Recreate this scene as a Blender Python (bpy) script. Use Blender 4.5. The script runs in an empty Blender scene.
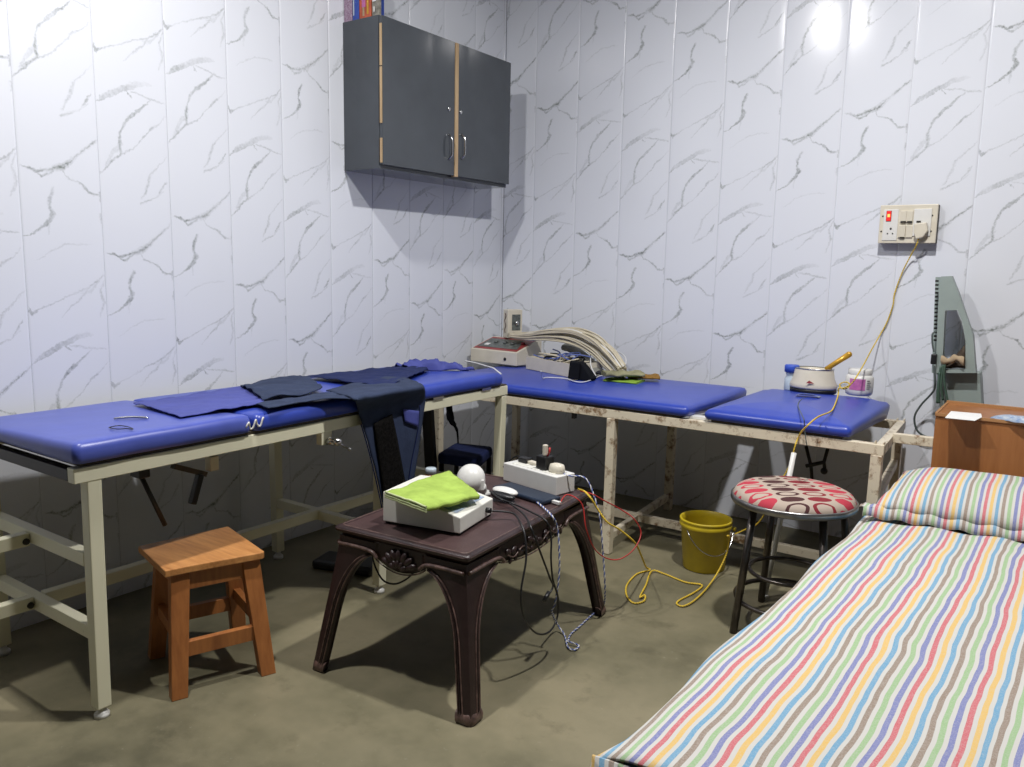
import bpy, bmesh, math, random
from mathutils import Vector, Matrix, noise
random.seed(7)
SC = bpy.context.scene
COL = SC.collection
PI = math.pi

# ------------------------------------------------------------ camera, world, lamps, exposure
F_PX = 802.0
YAW, PITCH, ROLL = 0.6121, -0.1446, 0.0183
EYE = Vector((2.675, -3.6977, 1.1771))
FW = Vector((-math.sin(YAW)*math.cos(PITCH), math.cos(YAW)*math.cos(PITCH), math.sin(PITCH)))
_r = FW.cross(Vector((0, 0, 1))).normalized(); _u = _r.cross(FW)
RT = _r*math.cos(ROLL) + _u*math.sin(ROLL)
UP = -_r*math.sin(ROLL) + _u*math.cos(ROLL)
cd = bpy.data.cameras.new('camera'); cam = bpy.data.objects.new('camera', cd); COL.objects.link(cam)
cd.sensor_fit = 'HORIZONTAL'; cd.sensor_width = 36.0; cd.lens = 36.0*F_PX/1024.0
cd.clip_start = 0.02
m = Matrix((RT, UP, -FW)).transposed().to_4x4(); m.translation = EYE
cam.matrix_world = m
SC.camera = cam
SC.view_settings.view_transform = 'Standard'; SC.view_settings.look = 'None'
SC.view_settings.gamma = 1.0; SC.view_settings.use_curve_mapping = False
SC.view_settings.exposure = 0.0

world = bpy.data.worlds.new('world'); SC.world = world; world.use_nodes = True
world.node_tree.nodes['Background'].inputs[0].default_value = (0.75, 0.85, 1.0, 1)
world.node_tree.nodes["Background"].inputs[1].default_value = 0.01

def ceiling_lamp(name, loc, power, r=0.07, col=(1.0, 0.98, 0.97)):
    l = bpy.data.lights.new(name, 'AREA'); l.shape = 'DISK'; l.size = r*2; l.energy = power; l.color = col; l.spread = PI
    o = bpy.data.objects.new(name, l); COL.objects.link(o); o.location = loc
    return o
ceiling_lamp('ceiling_lamp_light', (2.19, -1.65, 2.98), 66, 0.06)
ceiling_lamp('ceiling_lamp_light.001', (1.01, -2.68, 2.98), 46, 0.06)

# ------------------------------------------------------------ pixel -> place on a known plane
def ray(x, y): return FW + RT*((x-512)/F_PX) - UP*((y-383.5)/F_PX)
def on(x, y, ax, v):
    d = ray(x, y); return EYE + d*((v-EYE[ax])/d[ax])
def PX(x, y, v=0.0): return on(x, y, 0, v)
def PY(x, y, v=0.0): return on(x, y, 1, v)
def PZ(x, y, v=0.0): return on(x, y, 2, v)

# ------------------------------------------------------------ materials
def nt(name):
    m = bpy.data.materials.new(name); m.use_nodes = True
    t = m.node_tree; b = t.nodes['Principled BSDF']; return m, t, b
def N(t, kind, **kw):
    n = t.nodes.new(kind)
    for k, v in kw.items(): setattr(n, k, v)
    return n
def L(t, a, b): t.links.new(a, b)
def math_(t, op, a, b=None, c=None, clamp=False):
    n = t.nodes.new('ShaderNodeMath'); n.operation = op; n.use_clamp = clamp
    for i, v in enumerate((a, b, c)):
        if v is None: continue
        if isinstance(v, (int, float)): n.inputs[i].default_value = v
        else: t.links.new(v, n.inputs[i])
    return n.outputs[0]
def mixc(t, f, a, b):
    n = t.nodes.new('ShaderNodeMix'); n.data_type = 'RGBA'
    if isinstance(f, (int, float)): n.inputs[0].default_value = f
    else: t.links.new(f, n.inputs[0])
    for i, v in ((6, a), (7, b)):
        if isinstance(v, tuple): n.inputs[i].default_value = (*v, 1)
        else: t.links.new(v, n.inputs[i])
    return n.outputs[2]
def noise_(t, vec, scale, detail=3, rough=0.55):
    n = t.nodes.new('ShaderNodeTexNoise'); n.inputs['Scale'].default_value = scale
    n.inputs['Detail'].default_value = detail; n.inputs['Roughness'].default_value = rough
    if vec is not None: t.links.new(vec, n.inputs['Vector'])
    return n.outputs[0]
def ramp(t, fac, stops, interp='LINEAR'):
    n = t.nodes.new('ShaderNodeValToRGB'); n.color_ramp.interpolation = interp
    e = n.color_ramp.elements
    while len(e) < len(stops): e.new(0.5)
    for i, (p, c) in enumerate(stops):
        e[i].position = p; e[i].color = (*c, 1) if len(c) == 3 else c
    t.links.new(fac, n.inputs[0]); return n.outputs[0]
def objco(t):
    return t.nodes.new('ShaderNodeTexCoord').outputs['Object']
def mat(name, col, rough=0.5, metal=0.0, var=0.12, scale=18.0, bump=0.0, bscale=60.0, col2=None, spec=0.5, coat=0.0):
    m, t, b = nt(name); co = objco(t)
    f = noise_(t, co, scale, 4)
    c2 = col2 or tuple(x*(1-var*2) for x in col)
    f2 = math_(t, 'MULTIPLY', math_(t, 'SUBTRACT', f, 0.35), 2.6, clamp=True)
    L(t, mixc(t, f2, c2, col), b.inputs['Base Color'])
    b.inputs['Roughness'].default_value = rough; b.inputs['Metallic'].default_value = metal
    b.inputs['Specular IOR Level'].default_value = spec; b.inputs['Coat Weight'].default_value = coat
    if bump:
        bn = N(t, 'ShaderNodeBump'); bn.inputs['Strength'].default_value = bump; bn.inputs['Distance'].default_value = 0.003
        L(t, noise_(t, co, bscale, 3), bn.inputs['Height']); L(t, bn.outputs[0], b.inputs['Normal'])
    return m

VEINS = {  # polylines (across the panel, down the repeat); kind 'u' = function of u, 'v' = function of v
 'D': ('u', [(0.994,0.0164),(0.902,0.0356),(0.746,0.0575),(0.538,0.0757),(0.282,0.1022),(0.09,0.1214)], [.0030,.0035,.0030,.0018,.0014,.0020], .50),
 'Dblot': ('u', [(0.0,0.1140),(0.045,0.1290),(0.13,0.1180)], [.0080,.0070,.0010], .65),
 'D2': ('u', [(0.762,0.0584),(0.682,0.0839),(0.55,0.1077),(0.398,0.1414)], [.0050,.0050,.0030,.0010], .38),
 'D4': ('u', [(0.93,0.034),(0.80,0.066),(0.66,0.072)], [.0020,.0070,.0010], .25),
 'D3': ('v', [(0.998,0.0265),(0.93,0.0602),(0.966,0.1022),(0.90,0.1478)], [.006,.010,.018,.004], .40),
 'Et1': ('u', [(0.422,0.225),(0.458,0.2372),(0.502,0.2445)], [.0020,.0026,.0008], .75),
 'Et2': ('u', [(0.466,0.2254),(0.65,0.2318),(0.838,0.2418),(0.97,0.2454)], [.0012,.0022,.0024,.0012], .50),
 'F': ('v', [(0.78,0.236),(0.642,0.2655),(0.49,0.2938),(0.374,0.3212),(0.31,0.354),(0.286,0.3859),(0.30,0.4161),(0.146,0.4498),(0.0,0.4836)],
       [.004,.022,.044,.020,.014,.022,.020,.018,.006], .62),
 'F2': ('u', [(0.10,0.452),(0.24,0.428),(0.314,0.417),(0.466,0.3978),(0.622,0.3641),(0.742,0.3303),(0.862,0.313),(0.97,0.2850)],
       [.0030,.0040,.0030,.0018,.0022,.0055,.0018,.0012], .45),
 'F3': ('u', [(0.08,0.455),(0.20,0.410),(0.34,0.385)], [.0060,.0130,.0020], .20),
 'G': ('v', [(0.974,0.406),(0.834,0.4416),(0.71,0.469),(0.674,0.5018),(0.602,0.5338),(0.562,0.5484)], [.004,.012,.018,.022,.014,.010], .36),
 'Gb': ('u', [(0.80,0.532),(0.89,0.5055),(0.945,0.4881)], [.0015,.0075,.0020], .50),
 'Gc': ('u', [(0.538,0.5639),(0.662,0.5511),(0.774,0.5392),(0.906,0.5164)], [.0030,.0036,.0018,.0014], .42),
 'A0': ('u', [(0.985,0.6215),(0.746,0.667),(0.546,0.7062),(0.30,0.724)], [.006,.007,.012,.006], .28),
 'A': ('u', [(0.985,0.6215),(0.94,0.630),(0.746,0.667),(0.634,0.688),(0.546,0.7062),(0.43,0.7135),(0.318,0.7226),(0.206,0.7272),(0.134,0.719),(0.03,0.7162)],
       [.0038,.0040,.0026,.0032,.0065,.0042,.0034,.0040,.0045,.0008], .78),
 'A2': ('u', [(0.45,0.7135),(0.35,0.7318),(0.258,0.74),(0.198,0.729)], [.0030,.0034,.0040,.0016], .62),
 'A3': ('u', [(0.50,0.712),(0.56,0.7350),(0.69,0.7454),(0.758,0.7536),(0.862,0.7783),(0.99,0.7801)], [.0030,.0022,.0020,.0050,.0046,.0010], .62),
 'B': ('v', [(0.406,0.7692),(0.342,0.7993),(0.33,0.823),(0.374,0.8422),(0.322,0.8641),(0.206,0.8878),(0.09,0.9033),(0.0,0.9115)],
       [.022,.024,.012,.036,.034,.024,.020,.016], .66),
 'B2': ('v', [(0.315,0.868),(0.30,0.905)], [.014,.003], .30),
 'C': ('u', [(0.15,0.975),(0.338,0.9462),(0.494,0.9316),(0.73,0.9252),(0.842,0.9279)], [.0008,.0018,.0020,.0018,.0006], .30),
 #'H': ('u', [(0.10,0.690),(0.5,0.635),(0.95,0.560)], [.0015,.0030,.0012], .10),
 'S1': ('v', [(0.985,0.770),(0.99,0.80)], [.020,.010], .45),
 'S2': ('v', [(0.99,0.835),(0.99,0.865)], [.020,.006], .40),
}
def marble_group():
    g = bpy.data.node_groups.new('marble_vein_print', 'ShaderNodeTree')
    g.interface.new_socket('U', in_out='INPUT', socket_type='NodeSocketFloat')
    g.interface.new_socket('V', in_out='INPUT', socket_type='NodeSocketFloat')
    g.interface.new_socket('Mask', in_out='OUTPUT', socket_type='NodeSocketFloat')
    gi = g.nodes.new('NodeGroupInput'); go = g.nodes.new('NodeGroupOutput')
    U, V = gi.outputs[0], gi.outputs[1]
    def fcurve(x, pts):
        n = g.nodes.new('ShaderNodeFloatCurve'); c = n.mapping.curves[0]
        pts = sorted(pts)
        c.points[0].location = pts[0]; c.points[1].location = pts[-1]
        for p in pts[1:-1]: c.points.new(*p)
        for p in c.points: p.handle_type = 'VECTOR'
        n.mapping.use_clip = False; n.mapping.update()
        g.links.new(x, n.inputs[1]); return n.outputs[0]
    total = None
    for key, (kind, pts, th, st) in VEINS.items():
        par = [p[0] if kind == 'u' else p[1] for p in pts]; val = [p[1] if kind == 'u' else p[0] for p in pts]
        lo, hi = min(par)-1e-4, max(par)+1e-4; vl, vh = min(val)-1e-4, max(val)+1e-4; tm = max(th)
        X, Yv = (U, V) if kind == 'u' else (V, U)
        x = math_(g, 'DIVIDE', math_(g, 'SUBTRACT', X, lo), hi-lo)
        xc = math_(g, 'MAXIMUM', math_(g, 'MINIMUM', x, 1.0), 0.0)
        cv = fcurve(xc, [((p-lo)/(hi-lo), (v-vl)/(vh-vl)) for p, v in zip(par, val)])
        ct = fcurve(xc, [((p-lo)/(hi-lo), w/tm) for p, w in zip(par, th)])
        c = math_(g, 'ADD', math_(g, 'MULTIPLY', cv, vh-vl), vl)
        d = math_(g, 'ABSOLUTE', math_(g, 'SUBTRACT', Yv, c))
        tt = math_(g, 'MULTIPLY', ct, tm)
        soft = 0.0052 if kind == 'u' else 0.026
        mk = math_(g, 'DIVIDE', math_(g, 'SUBTRACT', math_(g, 'ADD', tt, soft*0.42), d), soft, clamp=True)
        # end fade
        e1 = math_(g, 'DIVIDE', math_(g, 'ADD', x, 0.02), 0.05, clamp=True)
        e2 = math_(g, 'DIVIDE', math_(g, 'SUBTRACT', 1.02, x), 0.05, clamp=True)
        mk = math_(g, 'MULTIPLY', math_(g, 'MULTIPLY', mk, math_(g, 'MULTIPLY', e1, e2)), st)
        total = mk if total is None else math_(g, 'MAXIMUM', total, mk)
    # the leaf shaped grey patch: sharp lower edge, feathered upper edge
    lo_ = fcurve(U, [(0, .2757), (.20, .2540), (.42, .2270), (.60, .2085), (.80, .2000), (1, .2)])
    up_ = fcurve(U, [(0, .2740), (.10, .2440), (.25, .2260), (.42, .2050), (.58, .1900), (.72, .1860), (.86, .1960), (1, .2)])
    a = math_(g, 'DIVIDE', math_(g, 'SUBTRACT', lo_, V), 0.0014, clamp=True)
    b = math_(g, 'DIVIDE', math_(g, 'SUBTRACT', V, up_), 0.0060, clamp=True)
    ff = math_(g, 'SUBTRACT', 1.0, math_(g, 'DIVIDE', math_(g, 'SUBTRACT', U, .30), .45, clamp=True))
    body = math_(g, 'MULTIPLY', math_(g, 'MULTIPLY', a, b), math_(g, 'MULTIPLY_ADD', ff, .30, .14))
    edge = math_(g, 'SUBTRACT', 1.0, math_(g, 'DIVIDE', math_(g, 'ABSOLUTE', math_(g, 'SUBTRACT', V, math_(g, 'SUBTRACT', lo_, .0015))), .0022, clamp=True))
    edge = math_(g, 'MULTIPLY', edge, math_(g, 'MULTIPLY', ff, .60))
    gate = math_(g, 'LESS_THAN', U, 0.80)
    total = math_(g, 'MAXIMUM', total, math_(g, 'MULTIPLY', gate, math_(g, 'MAXIMUM', body, edge)))
    g.links.new(total, go.inputs[0])
    return g
MARBLE = marble_group()
def marble_mat(name, base=(0.735, 0.76, 0.815)):
    m, t, b = nt(name)
    uv = N(t, 'ShaderNodeUVMap'); uv.uv_map = 'UVMap'
    co = objco(t)
    d1 = N(t, 'ShaderNodeTexNoise'); d1.inputs['Scale'].default_value = 26; d1.inputs['Detail'].default_value = 3; d1.inputs['Roughness'].default_value = .6
    L(t, co, d1.inputs['Vector'])
    sp = N(t, 'ShaderNodeSeparateColor'); L(t, d1.outputs['Color'], sp.inputs[0])
    su = N(t, 'ShaderNodeSeparateXYZ'); L(t, uv.outputs[0], su.inputs[0])
    u0 = math_(t, 'FRACT', su.outputs[0]); v0 = math_(t, 'FRACT', su.outputs[1])
    d2 = N(t, 'ShaderNodeTexNoise'); d2.inputs['Scale'].default_value = 110; d2.inputs['Detail'].default_value = 3; d2.inputs['Roughness'].default_value = .7
    L(t, co, d2.inputs['Vector']); sp2 = N(t, 'ShaderNodeSeparateColor'); L(t, d2.outputs['Color'], sp2.inputs[0])
    def wob(ch, a, b_): return math_(t, 'ADD', math_(t, 'MULTIPLY', math_(t, 'SUBTRACT', sp.outputs[ch], .5), a), math_(t, 'MULTIPLY', math_(t, 'SUBTRACT', sp2.outputs[ch], .5), b_))
    u = math_(t, 'ADD', u0, wob(0, .070, .060))
    v = math_(t, 'ADD', v0, wob(1, .0150, .0130))
    g = N(t, 'ShaderNodeGroup'); g.node_tree = MARBLE; L(t, u, g.inputs[0]); L(t, v, g.inputs[1])
    fz = noise_(t, co, 95, 3, .7)
    k = math_(t, 'MULTIPLY', g.outputs[0], math_(t, 'MULTIPLY_ADD', fz, 2.6, -.38), clamp=True)
    k = math_(t, 'MULTIPLY', k, math_(t, 'MULTIPLY_ADD', math_(t, 'SUBTRACT', noise_(t, co, 11, 3, .6), .5), 2.4, .80, clamp=True))
    cloud = math_(t, 'MULTIPLY', math_(t, 'SUBTRACT', noise_(t, co, 1.7, 3), .45), 1.4, clamp=True)
    basec = mixc(t, cloud, base, tuple(x*0.955 for x in base))
    veinc = mixc(t, noise_(t, co, 9, 2), (0.13, 0.14, 0.15), (0.25, 0.285, 0.25))
    col = mixc(t, k, basec, veinc)
    seam = math_(t, 'LESS_THAN', math_(t, 'ABSOLUTE', math_(t, 'SUBTRACT', u0, .5)), .4962)
    col = mixc(t, seam, tuple(x*0.80 for x in base), col)
    L(t, col, b.inputs['Base Color'])
    b.inputs['Roughness'].default_value = 0.16
    b.inputs['Specular IOR Level'].default_value = 0.35
    return m
M = {}
M['wall'] = marble_mat('marble_print_panels')
def concrete():
    m, t, b = nt('grey_green_concrete'); co = objco(t)
    n1 = noise_(t, co, 1.3, 5, .62); n2 = noise_(t, co, 7, 6, .7); n3 = noise_(t, co, 60, 3, .6)
    c = ramp(t, n1, [(.38, (.098, .090, .052)), (.50, (.172, .155, .092)), (.62, (.245, .214, .132))])
    c = mixc(t, math_(t, 'MULTIPLY', math_(t, 'SUBTRACT', n2, .50), 3.4, clamp=True), c, (.205, .182, .110))
    sp = math_(t, 'MULTIPLY', math_(t, 'SUBTRACT', n3, .66), 8, clamp=True)
    c = mixc(t, math_(t, 'MULTIPLY', sp, .35), c, (.36, .34, .27))
    dk = math_(t, 'MULTIPLY', math_(t, 'SUBTRACT', .44, n2), 6, clamp=True)
    c = mixc(t, math_(t, 'MULTIPLY', dk, .5), c, (.075, .068, .038))
    L(t, c, b.inputs['Base Color'])
    L(t, math_(t, 'MULTIPLY_ADD', n2, .25, .42), b.inputs['Roughness'])
    bn = N(t, 'ShaderNodeBump'); bn.inputs['Strength'].default_value = .18; bn.inputs['Distance'].default_value = .004
    L(t, n2, bn.inputs['Height']); L(t, bn.outputs[0], b.inputs['Normal'])
    return m
M['floor'] = concrete()
M['ceiling'] = mat('painted_ceiling', (.30, .30, .30), .8)
def painted_metal(name, col, worn, amount):
    m, t, b = nt(name); co = objco(t)
    n = noise_(t, co, 24, 5, .7); n2 = noise_(t, co, 3.2, 3)
    f = math_(t, 'MULTIPLY', math_(t, 'SUBTRACT', math_(t, 'MULTIPLY_ADD', n2, .35, n), 1.0-amount), 7, clamp=True)
    c = mixc(t, n2, tuple(x*.86 for x in col), col)
    L(t, mixc(t, f, c, worn), b.inputs['Base Color']); b.inputs['Roughness'].default_value = .38
    return m
M['cream'] = painted_metal('cream_painted_steel', (.84, .81, .60), (.22, .17, .10), .12)
M['cream_worn'] = painted_metal('worn_cream_painted_steel', (.76, .68, .52), (.25, .15, .075), .30)
M['blue'] = mat('blue_vinyl', (.030, .062, .40), .33, var=.05, bump=.10, bscale=9, spec=.5)
M['blue_dull'] = mat('slightly_faded_blue_vinyl', (.075, .105, .44), .34, var=.06, bump=.10, bscale=9)
M['board'] = mat('dark_plywood', (.095, .075, .05), .7, var=.2)
M['navy'] = mat('navy_cloth', (.022, .032, .105), .85, var=.12, bump=.4, bscale=160, spec=.15)
M['navy_grey'] = mat('faded_navy_cloth', (.040, .055, .105), .88, var=.14, bump=.4, bscale=160, spec=.15)
M['violet'] = mat('blue_violet_cloth', (.075, .090, .33), .7, var=.08, bump=.25, bscale=120, spec=.25)
M['velcro'] = mat('black_hook_tape', (.014, .013, .012), .95, var=.4, scale=120, bump=.8, bscale=300, spec=.1)
M['black'] = mat('black_plastic', (.012, .012, .013), .38)
M['blackcloth'] = mat('black_cloth', (.010, .011, .014), .9, spec=.1)
M['darkmetal'] = mat('dark_metal', (.035, .032, .03), .4, .6)
M['steel'] = mat('bright_steel', (.62, .62, .62), .22, 1.0, var=.05)
M['ringsteel'] = mat('scuffed_steel_ring', (.40, .39, .38), .30, .9, var=.2)
M['stoolsteel'] = mat('brown_tinted_steel_tube', (.16, .14, .125), .30, .85, var=.25)
def wood(name, a, bcol, scale=1.0, axis='X', rough=.42):
    m, t, b = nt(name); co = objco(t)
    mp = N(t, 'ShaderNodeMapping'); s = {'X': (1, 9, 9), 'Y': (9, 1, 9), 'Z': (9, 9, 1)}[axis]
    mp.inputs['Scale'].default_value = tuple(x*scale for x in s); L(t, co, mp.inputs['Vector'])
    n = noise_(t, mp.outputs[0], 6, 5, .65); n2 = noise_(t, mp.outputs[0], 1.4, 3, .5)
    f = math_(t, 'MULTIPLY_ADD', n, .65, math_(t, 'MULTIPLY', n2, .45))
    L(t, ramp(t, f, [(.36, a), (.50, tuple((x+y)/2 for x, y in zip(a, bcol))), (.66, bcol)]), b.inputs['Base Color'])
    b.inputs['Roughness'].default_value = rough
    bn = N(t, 'ShaderNodeBump'); bn.inputs['Strength'].default_value = .12; bn.inputs['Distance'].default_value = .002
    L(t, n, bn.inputs['Height']); L(t, bn.outputs[0], b.inputs['Normal'])
    return m
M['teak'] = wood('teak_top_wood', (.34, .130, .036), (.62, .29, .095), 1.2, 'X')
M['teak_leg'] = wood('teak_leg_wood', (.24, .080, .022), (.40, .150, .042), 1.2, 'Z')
M['brownply'] = wood('brown_varnished_plywood', (.25, .092, .026), (.36, .145, .045), .8, 'Z', .4)
M['brownply_edge'] = wood('varnished_edge_strip', (.34, .16, .06), (.46, .24, .10), .8, 'X', .4)
M['tableplastic'] = mat('dark_brown_moulded_plastic', (.036, .019, .019), .36, var=.14, scale=25, bump=.35, bscale=240)
M['tabletop'] = mat('dusty_brown_plastic_top', (.082, .047, .046), .42, var=.16, scale=14, bump=.3, bscale=300)
M['tabletrim'] = mat('rubbed_brown_moulding', (.21, .13, .11), .35, var=.35, scale=60)
M['laminate'] = mat('charcoal_laminate', (.074, .084, .096), .09, var=.09, scale=5, spec=.45)
M['bareply'] = wood('bare_plywood_edge', (.36, .235, .12), (.56, .40, .23), 1.0, 'Z', .6)
M['white'] = mat('white_plastic', (.74, .735, .70), .35, var=.03)
M['offwhite'] = mat('off_white_painted_metal', (.78, .77, .70), .42, var=.05)
M['creamplastic'] = mat('aged_cream_plastic', (.70, .65, .53), .35, var=.05)
M['beige'] = mat('yellowed_cable', (.62, .56, .42), .5, var=.08)
M['bucket'] = mat('grubby_yellow_plastic', (.66, .50, .015), .42, var=.16, scale=9, col2=(.44, .33, .015))
M['yellowcord'] = mat('yellow_cord', (.80, .56, .05), .5)
M['redcord'] = mat('red_cord', (.50, .03, .025), .45)
M['bluecord'] = mat('blue_cord', (.10, .15, .45), .5)
M['whitecord'] = mat('white_cord', (.80, .80, .80), .5)
M['greycord'] = mat('grey_green_cable', (.10, .125, .12), .5)
M['green_metal'] = mat('grey_green_painted_metal', (.31, .37, .345), .42, var=.05)
M['green_dark'] = mat('dark_green_painted_metal', (.085, .15, .11), .5, var=.15)
M['towel'] = mat('lime_green_towel', (.40, .56, .115), .95, var=.14, scale=22, bump=.6, bscale=260, spec=.1)
M['towel_light'] = mat('pale_towel_hem', (.55, .62, .33), .95, var=.1, bump=.5, bscale=260, spec=.1)
M['phone'] = mat('dark_blue_case', (.018, .030, .055), .35)
M['amber'] = mat('amber_liquid_bottle', (.36, .13, .02), .2)
M['gold'] = mat('brass_yellow_handle', (.68, .38, .04), .3, .3)
M['pink'] = mat('pink_label', (.62, .20, .42), .5, var=.2, scale=60, col2=(.45, .12, .34))
M['bluecap'] = mat('bright_blue_cap', (.05, .12, .62), .35)
M['clearish'] = mat('cloudy_pale_plastic', (.58, .68, .74), .25)
M['paper'] = mat('white_paper', (.80, .80, .78), .7, var=.02)
M['bluefoil'] = mat('blue_foil_packet', (.12, .22, .42), .3, var=.4, scale=90, col2=(.45, .5, .55))
M['redpanel'] = mat('red_panel_print', (.36, .05, .05), .4)
M['greypanel'] = mat('grey_panel_print', (.17, .19, .18), .4, var=.3, scale=60)
M['olive'] = mat('olive_cloth', (.34, .33, .20), .9, var=.2, spec=.1)
M['brightgreen'] = mat('bright_green_cloth', (.25, .42, .06), .9, spec=.1)
M['orange_cloth'] = mat('mustard_cloth', (.40, .22, .06), .9, var=.3, scale=60, spec=.1)
M['greycloth'] = mat('grey_cloth', (.26, .26, .24), .9, var=.2, spec=.1)
M['canvas'] = mat('brown_canvas', (.13, .10, .075), .9, var=.35, scale=50, spec=.1)
M['tan'] = mat('tan_cloth', (.52, .40, .26), .9, var=.15, spec=.1)

def stripes(name, period, phase, wob=.007, lean=0.0):
    m, t, b = nt(name); co = objco(t)
    s = N(t, 'ShaderNodeSeparateXYZ'); L(t, co, s.inputs[0])
    # yarn-dyed stripes run along the length of the cloth, slightly pulled out of line
    mp = N(t, 'ShaderNodeMapping'); mp.inputs['Scale'].default_value = (3.0, 3.2, 1.0); L(t, co, mp.inputs['Vector'])
    w = math_(t, 'MULTIPLY', math_(t, 'SUBTRACT', noise_(t, mp.outputs[0], 1.6, 2, .45), .5), wob*4)
    x = math_(t, 'ADD', math_(t, 'SUBTRACT', s.outputs[0], math_(t, 'MULTIPLY', math_(t, 'ADD', s.outputs[1], .98), lean)), w)
    p = math_(t, 'FRACT', math_(t, 'DIVIDE', math_(t, 'ADD', x, phase), period))
    cols = [(.53, .14, .16), (.66, .44, .14), (.15, .33, .49), (.28, .22, .175), (.30, .45, .24), (.19, .21, .41)]
    white = (.55, .54, .505); stops = []
    for i, c in enumerate(cols):
        a = i/6.0
        stops.append((a, c)); stops.append((a + .56/6, white))
    f = ramp(t, p, stops, 'CONSTANT')
    weave = noise_(t, co, 420, 2, .5)
    f = mixc(t, math_(t, 'MULTIPLY', math_(t, 'SUBTRACT', weave, .40), 1.1, clamp=True), f, white)
    L(t, f, b.inputs['Base Color']); b.inputs['Roughness'].default_value = .9; b.inputs['Specular IOR Level'].default_value = .15
    bn = N(t, 'ShaderNodeBump'); bn.inputs['Strength'].default_value = .25; bn.inputs['Distance'].default_value = .004
    L(t, noise_(t, co, 5, 3), bn.inputs['Height']); L(t, bn.outputs[0], b.inputs['Normal'])
    return m
M['sheet'] = stripes('striped_cotton_sheet', .0920, .0076, .006, .028)
M['pillow'] = stripes('striped_cotton_pillowcase', .0900, .035, .003)
def stool_print():
    m, t, b = nt('oval_print_fabric'); co = objco(t)
    s = N(t, 'ShaderNodeSeparateXYZ'); L(t, co, s.inputs[0])
    # rotated print: columns along one axis, ovals stacked along the other
    a = math.radians(35)
    x = math_(t, 'ADD', math_(t, 'MULTIPLY', s.outputs[0], math.cos(a)), math_(t, 'MULTIPLY', s.outputs[1], math.sin(a)))
    y = math_(t, 'SUBTRACT', math_(t, 'MULTIPLY', s.outputs[1], math.cos(a)), math_(t, 'MULTIPLY', s.outputs[0], math.sin(a)))
    cw, ch = .084, .046
    X = math_(t, 'DIVIDE', math_(t, 'ADD', x, .176), cw); Yy = math_(t, 'DIVIDE', math_(t, 'ADD', y, .20), ch)
    fx = math_(t, 'SUBTRACT', math_(t, 'FRACT', X), .5); fy = math_(t, 'SUBTRACT', math_(t, 'FRACT', Yy), .5)
    d = math_(t, 'SQRT', math_(t, 'ADD', math_(t, 'POWER', math_(t, 'DIVIDE', fx, .44), 2.0), math_(t, 'POWER', math_(t, 'DIVIDE', fy, .42), 2.0)))
    ix = math_(t, 'FLOOR', X); iy = math_(t, 'FLOOR', Yy)
    par = math_(t, 'MODULO', math_(t, 'ADD', iy, 40), 2.0)
    solid = math_(t, 'LESS_THAN', d, 1.0)
    ring = math_(t, 'MULTIPLY', solid, math_(t, 'GREATER_THAN', d, .68))
    msk = math_(t, 'ADD', math_(t, 'MULTIPLY', ring, math_(t, 'SUBTRACT', 1.0, par)), math_(t, 'MULTIPLY', solid, par), clamp=True)
    cf = math_(t, 'DIVIDE', math_(t, 'ADD', ix, .5), 4.0)
    c = ramp(t, cf, [(0, (.45, .035, .06)), (.25, (.06, .016, .016)), (.5, (.21, .013, .022)), (.75, (.45, .035, .06))], 'CONSTANT')
    L(t, mixc(t, msk, (.43, .35, .285), c), b.inputs['Base Color']); b.inputs['Roughness'].default_value = .85
    return m
M['stoolfabric'] = stool_print()

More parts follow.
